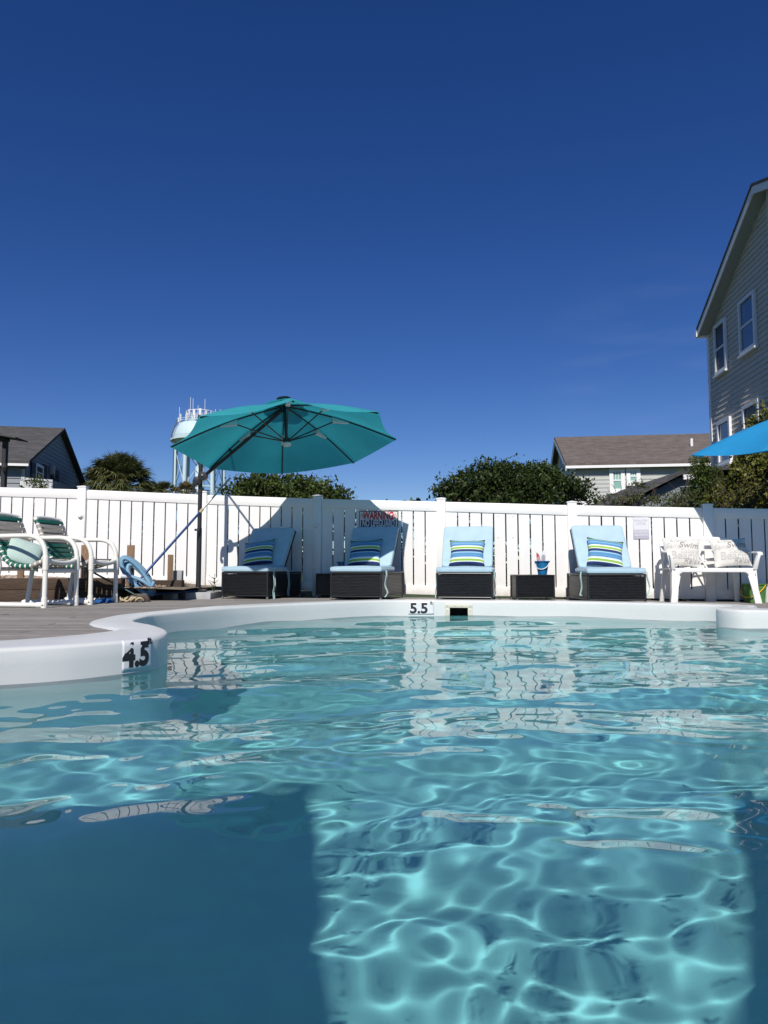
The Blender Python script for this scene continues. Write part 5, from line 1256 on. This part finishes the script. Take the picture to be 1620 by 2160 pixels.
# ------------------------------------------------------------------ houses
def uvroof(o, sc=1.):
    me = o.data; uv = me.uv_layers.new()
    for p in me.polygons:
        n_ = p.normal; u = Vector((0, 0, 1)).cross(n_); u = u.normalized() if u.length > .01 else Vector((1, 0, 0)); v = n_.cross(u)
        for li in p.loop_indices:
            co = me.vertices[me.loops[li].vertex_index].co; uv.data[li].uv = (co.dot(u) * sc, co.dot(v) * sc)
def window(parent, fnw, s0, s1, z0, z1, frame='trim', pane='glass', fwid=.09, rail=True, sill=True, out=.05):
    """fnw(s, z, d): wall coordinates, d outwards"""
    f = MB()
    def slab(a, b, c, d, d0, d1): f.hexa([fnw(a, c, d0), fnw(b, c, d0), fnw(b, c, d1), fnw(a, c, d1), fnw(a, d, d0), fnw(b, d, d0), fnw(b, d, d1), fnw(a, d, d1)])
    slab(s0, s0 + fwid, z0, z1, 0, out); slab(s1 - fwid, s1, z0, z1, 0, out); slab(s0 + fwid, s1 - fwid, z1 - fwid, z1, 0, out); slab(s0 + fwid, s1 - fwid, z0, z0 + fwid, 0, out)
    if rail: slab(s0 + fwid, s1 - fwid, (z0 + z1) / 2 - .025, (z0 + z1) / 2 + .025, 0, out * .7)
    w = f.build('window', M_[frame], parent)
    p_ = MB(); p_.hexa([fnw(s0 + fwid, z0 + fwid, .002), fnw(s1 - fwid, z0 + fwid, .002), fnw(s1 - fwid, z0 + fwid, out * .4), fnw(s0 + fwid, z0 + fwid, out * .4), fnw(s0 + fwid, z1 - fwid, .002), fnw(s1 - fwid, z1 - fwid, .002), fnw(s1 - fwid, z1 - fwid, out * .4), fnw(s0 + fwid, z1 - fwid, out * .4)])
    p_.build('pane', M_[pane], w)
    if sill:
        q = MB(); q.hexa([fnw(s0 - .03, z0 - .05, 0), fnw(s1 + .03, z0 - .05, 0), fnw(s1 + .03, z0 - .05, out * 1.6), fnw(s0 - .03, z0 - .05, out * 1.6), fnw(s0 - .03, z0 - .002, 0), fnw(s1 + .03, z0 - .002, 0), fnw(s1 + .03, z0 - .002, out * 1.6), fnw(s0 - .03, z0 - .002, out * 1.6)]); q.build('sill', M_[frame], w)
    return w

# --- big house at the right: a side wall receding, gable rake above
bh = empty('clapboard_house', (0, 0, 0), 0, 'tall greige clapboard house with white framed windows at the right edge', 'house')
Cn = P(1494, 700, 18.); Cn.z = 0; dw = Vector((-.085, -.9964, 0)).normalized(); nw = Vector((-.9964, .085, 0)).normalized()
def hx(px, pyt):              # wall distance and height of the point seen at a column and row
    d = ray(px, pyt); den = d.x * nw.x + d.y * nw.y; t = (Cn.x * nw.x + Cn.y * nw.y) / den
    q = Vector((d.x * t, d.y * t, CAMZ + d.z * t)); return (Vector((q.x, q.y, 0)) - Cn).dot(dw), q.z
fw_ = lambda s_, z, d=0.: tuple(Cn + dw * s_ + nw * d + Vector((0, 0, z)))
S1 = hx(1645, 560)[0]; OV = .30
def hxo(px, py):              # the same in the plane of the rake board
    d = ray(px, py); den = d.x * nw.x + d.y * nw.y; t = (Cn.x * nw.x + Cn.y * nw.y + OV) / den
    q = Vector((d.x * t, d.y * t, CAMZ + d.z * t)); return (Vector((q.x, q.y, 0)) - Cn).dot(dw), q.z - .12
(sq0, zq0), (sq1, zq1), (sq2, zq2) = hxo(1471, 694), hxo(1587, 390), hxo(1620, 377)
r01 = (zq1 - zq0) / (sq1 - sq0); r12 = (zq2 - zq1) / (sq2 - sq1)
def rz(s_): return zq1 + (r01 * (s_ - sq1) if s_ < sq1 else r12 * (s_ - sq1))
ze = rz(0)
wp = MB(); wp.prism([(0, 0), (S1, 0), (S1, rz(S1)), (sq1, zq1), (0, ze)], -.25, -.0, lambda a, b, d: fw_(a, b, d)); wall = wp.build('wall', M_['siding'], bh)
zz = .3; ex = .122
while zz < min(zq1, rz(S1)) - .13:
    z2 = zz + ex
    sa = 0 if z2 <= ze else (z2 - ze) / r01
    sb0 = 0 if zz <= ze else (zz - ze) / r01
    if sa < S1 - .05:
        q = [fw_(sb0 + .11 if sb0 == 0 else sb0, zz, .004), fw_(S1, zz, .004), fw_(S1, zz, .030), fw_(sb0 + .11 if sb0 == 0 else sb0, zz, .030), fw_(sa + .11 if sa == 0 else sa, z2, .002), fw_(S1, z2, .002), fw_(S1, z2, .010), fw_(sa + .11 if sa == 0 else sa, z2, .010)]
        MB().hexa(q).build('siding_board', M_['siding'], wall)
    zz = z2
MB().hexa([fw_(-.02, 0, 0), fw_(.11, 0, 0), fw_(.11, 0, .045), fw_(-.02, 0, .045), fw_(-.02, ze, 0), fw_(.11, ze, 0), fw_(.11, ze, .045), fw_(-.02, ze, .045)]).build('corner_board', M_['trim'], bh)
# turned wall beyond the outside corner
d2 = Vector((.72, .69, 0)).normalized(); n2 = Vector((.69, -.72, 0)).normalized(); C2 = Cn + dw * S1
C2b = C2
fv = lambda s_, z, d=0.: tuple(C2b + d2 * s_ + n2 * d + Vector((0, 0, z)))
w2 = MB(); w2.prism([(0, 0), (3, 0), (3, rz(S1) - .01), (0, rz(S1) - .01)], -.2, 0, lambda a, b, d: fv(a, b, d)); w2o = w2.build('side_wall', M_['siding'], bh)
sb = MB(); zz = .3
while zz < rz(S1) - .15:
    sb.hexa([fv(0, zz, .004), fv(3, zz, .004), fv(3, zz, .030), fv(0, zz, .030), fv(0, zz + ex, .002), fv(3, zz + ex, .002), fv(3, zz + ex, .010), fv(0, zz + ex, .010)]); zz += ex
o = sb.build('siding_courses', M_['siding'], w2o); o['kind'] = 'stuff'
# roof with overhanging rake
def rk(s_, d, dz=0.): return Vector(fw_(s_, rz(s_) + dz, d))
sA, sB = sq0, sq1
rf_ = MB(); rf_.hexa([rk(sA, -2.5, .09), rk(sB, -2.5, .09), rk(sB, OV + .03, .09), rk(sA, OV + .03, .09), rk(sA, -2.5, .15), rk(sB, -2.5, .15), rk(sB, OV + .03, .15), rk(sA, OV + .03, .15)])
sC = S1 + 1.6
rf_.hexa([rk(sB, -2.5, .09), rk(sC, -2.5, .09), rk(sC, OV + .03, .09), rk(sB, OV + .03, .09), rk(sB, -2.5, .15), rk(sC, -2.5, .15), rk(sC, OV + .03, .15), rk(sB, OV + .03, .15)])
o = rf_.build('roof', M_['roof_grey'], bh); uvroof(o)
fa = MB(); fa.hexa([rk(sA, OV - .02, -.08), rk(sB, OV - .02, -.08), rk(sB, OV + .01, -.08), rk(sA, OV + .01, -.08), rk(sA, OV - .02, .088), rk(sB, OV - .02, .088), rk(sB, OV + .01, .088), rk(sA, OV + .01, .088)])
fa.hexa([rk(sB, OV - .02, -.08), rk(sC, OV - .02, -.08), rk(sC, OV + .01, -.08), rk(sB, OV + .01, -.08), rk(sB, OV - .02, .088), rk(sC, OV - .02, .088), rk(sC, OV + .01, .088), rk(sB, OV + .01, .088)])
fa.build('rake_board', M_['trim'], bh)
sf = MB(); sf.hexa([rk(sA + .02, 0.004, -.06), rk(sB, .004, -.06), rk(sB, OV - .022, -.06), rk(sA + .02, OV - .022, -.06), rk(sA + .02, .004, -.04), rk(sB, .004, -.04), rk(sB, OV - .022, -.04), rk(sA + .02, OV - .022, -.04)])
sf.hexa([rk(sB, 0.004, -.06), rk(sC, .004, -.06), rk(sC, OV - .022, -.06), rk(sB, OV - .022, -.06), rk(sB, .004, -.04), rk(sC, .004, -.04), rk(sC, OV - .022, -.04), rk(sB, OV - .022, -.04)])
sf.build('soffit', M_['soffit'], bh)
gt = MB(); gt.hexa([rk(sA - .12, -.3, -.02), rk(sA - .005, -.3, -.08), rk(sA - .005, OV + .03, -.08), rk(sA - .12, OV + .03, -.02), rk(sA - .12, -.3, .12), rk(sA - .005, -.3, .08), rk(sA - .005, OV + .03, .08), rk(sA - .12, OV + .03, .12)]); gt.build('gutter', M_['trim'], bh)
def s_of(px):
    u = (px - 810) / F     # X/Y (pitch ignored)
    return (Cn.x - u * Cn.y) / (u * dw.y - dw.x)
def z_of(px, py):
    s_ = s_of(px); Yq = Cn.y + dw.y * s_; return P(px, py, Yq).z
for (x0, x1, yt, yb, pane) in ((1511, 1535, 690, 797, 'glass'), (1563, 1597, 639, 756, 'blind'), (1518, 1545, 892, 985, 'blind'), (1572, 1606, 858, 960, 'glass')):
    sa, za = hx(x0, yt); sb_, _ = hx(x1, yt - (x1 - x0) * .8); _, zb = hx(x0, yb)
    window(bh, lambda s_, z, d=0.: fw_(s_, z, d + .028), sa, sb_, zb, za, 'trim', pane, .085, True, True, .06)

# --- left house: slate siding, gable end in shade
lh = empty('slate_house', (0, 0, 0), 0, 'dark slate blue house with charcoal gable roof above the fence at left', 'house')
A0 = Vector((-12.2, 24, 0)); A1 = Vector((-13.65, 31.9, 0)); dg = (A1 - A0); Lg = dg.length; dg.normalize(); ng = Vector((dg.y, -dg.x, 0)); lf = -ng
zE, zR = 4.25, 6.05
fg_ = lambda s_, z, d=0.: tuple(A0 + dg * s_ + ng * d + Vector((0, 0, z)))
mb = MB(); mb.prism([(0, 0), (Lg, 0), (Lg, zE), (Lg / 2, zR), (0, zE)], -.2, 0, fg_); gw = mb.build('gable_wall', M_['siding_blue'], lh)
sb = MB(); zz = 2.3
while zz < zR - .1:
    z2 = zz + .16; a_ = 0.02 if z2 <= zE else (z2 - zE) / (zR - zE) * Lg / 2 + .02
    if a_ < Lg / 2 - .1: sb.hexa([fg_(a_, zz, .003), fg_(Lg - a_, zz, .003), fg_(Lg - a_, zz, .025), fg_(a_, zz, .025), fg_(a_, z2, .002), fg_(Lg - a_, z2, .002), fg_(Lg - a_, z2, .006), fg_(a_, z2, .006)])
    zz = z2
sb.build('siding_courses', M_['siding_blue'], gw)
fl_ = lambda s_, z, d=0.: tuple(A0 + lf * s_ - dg * d + Vector((0, 0, z)))
mb = MB(); mb.prism([(0, 0), (9, 0), (9, zE), (0, zE)], -.2, 0, fl_); fwl = mb.build('front_wall', M_['siding_blue'], lh)
sb = MB(); zz = 2.1
while zz < zE - .35:
    sb.hexa([fl_(.1, zz, .003), fl_(9, zz, .003), fl_(9, zz, .035), fl_(.1, zz, .035), fl_(.1, zz + .17, .002), fl_(9, zz + .17, .002), fl_(9, zz + .17, .006), fl_(.1, zz + .17, .006)]); zz += .17
sb.build('siding_courses', M_['siding_blue'], fwl)
MB().hexa([fl_(0, 0, 0), fl_(.1, 0, 0), fl_(.1, 0, .04), fl_(0, 0, .04), fl_(0, zE - .3, 0), fl_(.1, zE - .3, 0), fl_(.1, zE - .3, .04), fl_(0, zE - .3, .04)]).build('corner_board', M_['siding_light'], lh)
def sl(s_, side, z, d): return Vector(fg_(s_, z, d))
ov = .45; th = .10
rr_ = MB(); sg_ = (zR - zE) / (Lg / 2); ee = .35
def rp2(s_, d, dz): z = zE + sg_ * (s_ if s_ <= Lg / 2 else Lg - s_); return Vector(fg_(s_, z + dz, d))
for (a, b) in ((-ee, Lg / 2), (Lg / 2, Lg + ee)):
    rr_.hexa([rp2(a, -10, .0), rp2(b, -10, .0), rp2(b, .22, .0), rp2(a, .22, .0), rp2(a, -10, th), rp2(b, -10, th), rp2(b, .22, th), rp2(a, .22, th)])
o = rr_.build('roof', M_['roof_grey'], lh); uvroof(o)
MB().hexa([rp2(-ee - .02, -10, -.08), rp2(-ee + .02, -10, -.08), rp2(-ee + .02, .2, -.08), rp2(-ee - .02, .2, -.08), rp2(-ee - .02, -10, -.005), rp2(-ee + .02, -10, -.005), rp2(-ee + .02, .2, -.005), rp2(-ee - .02, .2, -.005)]).build('fascia', M_['trim'], lh)
def gs(px):
    u = (px - 810) / F; return (A0.x - u * A0.y) / (u * dg.y - dg.x)
def gz_(px, py): s_ = gs(px); return P(px, py, A0.y + dg.y * s_).z
fgw = lambda s_, z, d=0.: fg_(s_, z, d + .026)
window(lh, fgw, gs(66), gs(82.5), gz_(66, 1012), gz_(66, 976), 'trim', 'glass', .10, True, False, .05)
for a, b, t_ in ((57, 65.5, 973), (83, 90, 979)):
    MB().hexa([fgw(gs(a), gz_(a, 1012), 0), fgw(gs(b), gz_(b, 1012), 0), fgw(gs(b), gz_(b, 1012), .04), fgw(gs(a), gz_(a, 1012), .04), fgw(gs(a), gz_(a, t_), 0), fgw(gs(b), gz_(a, t_), 0), fgw(gs(b), gz_(a, t_), .04), fgw(gs(a), gz_(a, t_), .04)]).build('shutter', M_['shutter'], lh)
dr = window(lh, fgw, gs(100.5), gs(116), gz_(101, 1016), gz_(101, 986), 'shutter', 'blind', .22, False, False, .05); dr.name = 'door'
MB().box(fgw(gs(97.5), gz_(97, 991), .1), (.18, .15, .35)).build('wall_lamp', M_['siding_light'], lh, bevel=.03)
# balcony railing and side parapet
rl = empty('balcony_railing', (0, 0, 0), 0, 'white balcony railing on the slate house above the fence', 'railing')
a = P(45, 1012, 22.6); b = P(110, 1012, 23.2)
MB().box((a + b) / 2, ((b - a).length, .08, .07), Matrix.Rotation(math.atan2(b.y - a.y, b.x - a.x), 3, 'Z')).build('top_rail', M_['trim'], rl)
for k in range(24):
    q = a.lerp(b, k / 23); MB().bx((q.x - .02, q.y - .02, q.z - .95), (q.x + .02, q.y + .02, q.z - .036)).build('baluster', M_['trim'], rl)
bp = MB(); bp.hexa([P(110, 1060, 23.3), P(168, 1060, 30), P(168, 1060, 30.2), P(110, 1060, 23.5), P(110, 1013, 23.3), P(168, 1030, 30), P(168, 1030, 30.2), P(110, 1013, 23.5)]); bp.build('parapet', M_['siding_blue'], lh)
pl = empty('balcony_plant', P(82, 1030, 22.3), 0, 'bushy potted plant hanging over the white balcony railing', 'plant')
leaves('foliage', [((0, 0, .05), (.32, .2, .16)), ((-.1, 0, .25), (.16, .12, .2)), ((-.4, 0, .3), (.08, .08, .2))], 420, .10, M_['leaf_small'], pl, 3.5, seed=44, clumps=40, cr_=.15, surf=.9)
MB().lathe([(.14, -.35), (.18, -.02)], 12).build('pot', M_['brown'], pl)
# porch of a nearer building at the very left
pc = empty('dark_porch', (0, 0, 0), 0, 'dark wooden porch post and beam at the left edge of the frame', 'porch')
MB().bx((P(2, 1000, 17).x, 17, .02), (P(10, 1000, 17).x, 17.12, P(5, 928, 17).z)).build('post', M_['dark_wood'], pc)
MB().bx((P(-160, 925, 17).x, 16.96, P(0, 930, 17).z), (P(14, 925, 17).x, 17.16, P(0, 921, 17).z)).build('beam', M_['dark_wood'], pc)
a = P(37, 923, 16.8); b = P(-120, 888, 16.8)
o = MB().hexa([(b.x, 16.7, b.z - .12), (a.x, 16.7, a.z - .03), (a.x, 17.3, a.z - .03), (b.x, 17.3, b.z - .12), (b.x, 16.7, b.z), (a.x, 16.7, a.z), (a.x, 17.3, a.z), (b.x, 17.3, b.z)]).build('porch_roof', M_['roof_grey'], pc); uvroof(o)
MB().lathe([(.05, -.1), (.08, 0), (.05, .1)], 10, P(10, 986, 16.95)).build('porch_lantern', M_['dark_wood'], pc)
MB().tube([P(2, 986, 16.97), P(12, 986, 16.97)], .02, 6).build('lantern_arm', M_['dark_wood'], pc)
MB().bx((P(-160, 925, 17).x, 17, .02), (P(-150, 1000, 17).x, 17.12, P(5, 928, 17).z)).build('post', M_['dark_wood'], pc)

# --- grey house with brown roof
gh = empty('grey_house', (0, 0, 0), 0, 'light grey house with a long brown shingle roof behind the right tree', 'house')
B0 = P(1207, 1000, 30); B0.z = 0; dr_ = Vector((.14, .99, 0)).normalized(); nr = Vector((dr_.y, -dr_.x, 0)); D_ = 8.4
zE = P(1207, 978, 30).z; zR = P(1182, 927, 30 + D_ / 2 * .99).z
fe = lambda s_, z, d=0.: tuple(B0 + dr_ * s_ - nr * d + Vector((0, 0, z)))     # gable end facing left
ff = lambda s_, z, d=0.: tuple(B0 + nr * s_ - dr_ * d + Vector((0, 0, z)))     # front wall
mb = MB(); mb.prism([(0, 0), (D_, 0), (D_, zE), (D_ / 2, zR), (0, zE)], -.2, 0, fe); mb.build('gable_wall', M_['siding_light'], gh)
mb = MB(); mb.prism([(0, 0), (14, 0), (14, zE), (0, zE)], -.2, 0, ff); fw3 = mb.build('front_wall', M_['siding_light'], gh)
sb = MB(); zz = 2.6
while zz < zE - .25:
    sb.hexa([ff(.15, zz, .003), ff(14, zz, .003), ff(14, zz, .03), ff(.15, zz, .03), ff(.15, zz + .17, .002), ff(14, zz + .17, .002), ff(14, zz + .17, .006), ff(.15, zz + .17, .006)]); zz += .17
sb.build('siding_courses', M_['siding_light'], fw3)
MB().hexa([ff(0, 0, 0), ff(.15, 0, 0), ff(.15, 0, .05), ff(0, 0, .05), ff(0, zE - .2, 0), ff(.15, zE - .2, 0), ff(.15, zE - .2, .05), ff(0, zE - .2, .05)]).build('corner_board', M_['trim'], gh)
zband = P(1250, 1058, 30).z
MB().hexa([ff(.16, zband - .4, 0), ff(14, zband - .4, 0), ff(14, zband - .4, .07), ff(.16, zband - .4, .07), ff(.16, zband, 0), ff(14, zband, 0), ff(14, zband, .07), ff(.16, zband, .07)]).build('trim_band', M_['trim'], gh)
sg3 = (zR - zE) / (D_ / 2)
def rp3(s_, d, dz): z = zE + sg3 * (s_ if s_ <= D_ / 2 else D_ - s_); return Vector(fe(s_, z + dz, d))
rr_ = MB()
for (a, b) in ((-.3, D_ / 2), (D_ / 2, D_ + .3)): rr_.hexa([rp3(a, -14, .0), rp3(b, -14, .0), rp3(b, .3, .0), rp3(a, .3, .0), rp3(a, -14, .12), rp3(b, -14, .12), rp3(b, .3, .12), rp3(a, .3, .12)])
o = rr_.build('roof', M_['roof_brown'], gh); uvroof(o)
fa = MB(); fa.hexa([rp3(-.34, -14, -.10), rp3(-.3, -14, -.10), rp3(-.3, .3, -.10), rp3(-.34, .3, -.10), rp3(-.34, -14, .0), rp3(-.3, -14, .0), rp3(-.3, .3, .0), rp3(-.34, .3, .0)])
for a, b in ((-.3, D_ / 2), (D_ / 2, D_ + .3)): fa.hexa([rp3(a, .27, -.2), rp3(b, .27, -.2), rp3(b, .305, -.2), rp3(a, .305, -.2), rp3(a, .27, -.003), rp3(b, .27, -.003), rp3(b, .305, -.003), rp3(a, .305, -.003)])
fa.build('fascia', M_['trim'], gh)
MB().tube([ff(.05, zE - .15, .12), ff(.05, 2.2, .12)], .06, 8).build('downspout', M_['trim'], gh)
sx_ = lambda px: ((px - 810) / F * 30.1 - B0.x) / nr.x
for (x0, x1, y0, y1) in ((1283, 1314, 989, 1040), (1317, 1345, 989, 1024)):
    w_ = window(gh, lambda s_, z, d=0.: ff(s_, z, d + .03), sx_(x0), sx_(x1), P(x0, y1, 29.9).z, P(x0, y0, 29.9).z, 'trim', 'glass_pale', .16, True, True, .07)
    mt_ = MB(); s0, s1 = sx_(x0) + .16, sx_(x1) - .16
    z1 = P(x0, y0, 29.9).z - .16; zm = (P(x0, y1, 29.9).z + P(x0, y0, 29.9).z) / 2
    for q in (1, 2): a = s0 + (s1 - s0) * q / 3; mt_.hexa([ff(a - .012, zm, .03), ff(a + .012, zm, .03), ff(a + .012, zm, .068), ff(a - .012, zm, .068), ff(a - .012, z1, .03), ff(a + .012, z1, .03), ff(a + .012, z1, .068), ff(a - .012, z1, .068)])
    mt_.build('muntins', M_['trim'], w_)
window(gh, lambda s_, z, d=0.: fe(s_, z, d + .01), D_ * .36, D_ * .5, zE + .2, zE + 1.3, 'trim', 'glass', .1, False, False, .05)
q = rp3(1.9, -5.4, .12); MB().tube([q, q + Vector((0, 0, .35))], .06, 8).build('vent_pipe', M_['trim'], gh)
MB().bx(Vector(ff(7.1, zE - .62, .02)), Vector(ff(7.45, zE - .42, .25))).build('eave_lamp', M_['trim'], gh)

# --- low shed roof between the shrubs
sh = empty('garden_shed', (0, 0, 0), 0, 'low grey shed whose dark sloping roof edge rises towards the right shrubs', 'shed')
a = P(1312, 1064, 15); b = P(1436, 1001, 15); c = P(1462, 1001, 15)
mb = MB(); mb.prism([(a.x, 0), (c.x + 2.5, 0), (c.x + 2.5, b.z - .05), (b.x, b.z - .05), (a.x + .1, a.z - .05)], 15.15, 18.5, lambda p, q, d: (p, d, q)); mb.build('shed_wall', M_['siding_blue'], sh)
rr_ = MB(); rr_.hexa([(a.x - .1, 14.9, a.z - .03), (b.x, 14.9, b.z - .0), (b.x, 18.8, b.z), (a.x - .1, 18.8, a.z - .03), (a.x - .1, 14.9, a.z + .05), (b.x, 14.9, b.z + .08), (b.x, 18.8, b.z + .08), (a.x - .1, 18.8, a.z + .05)])
rr_.hexa([(b.x, 14.9, b.z), (c.x + 2.7, 14.9, b.z + .3), (c.x + 2.7, 18.8, b.z + .3), (b.x, 18.8, b.z), (b.x, 14.9, b.z + .08), (c.x + 2.7, 14.9, b.z + .38), (c.x + 2.7, 18.8, b.z + .38), (b.x, 18.8, b.z + .08)])
o = rr_.build('roof', M_['roof_grey'], sh); uvroof(o)
MB().bx((b.x, 14.86, b.z - .12), (c.x, 14.895, b.z - .01)).build('fascia', M_['trim'], sh)
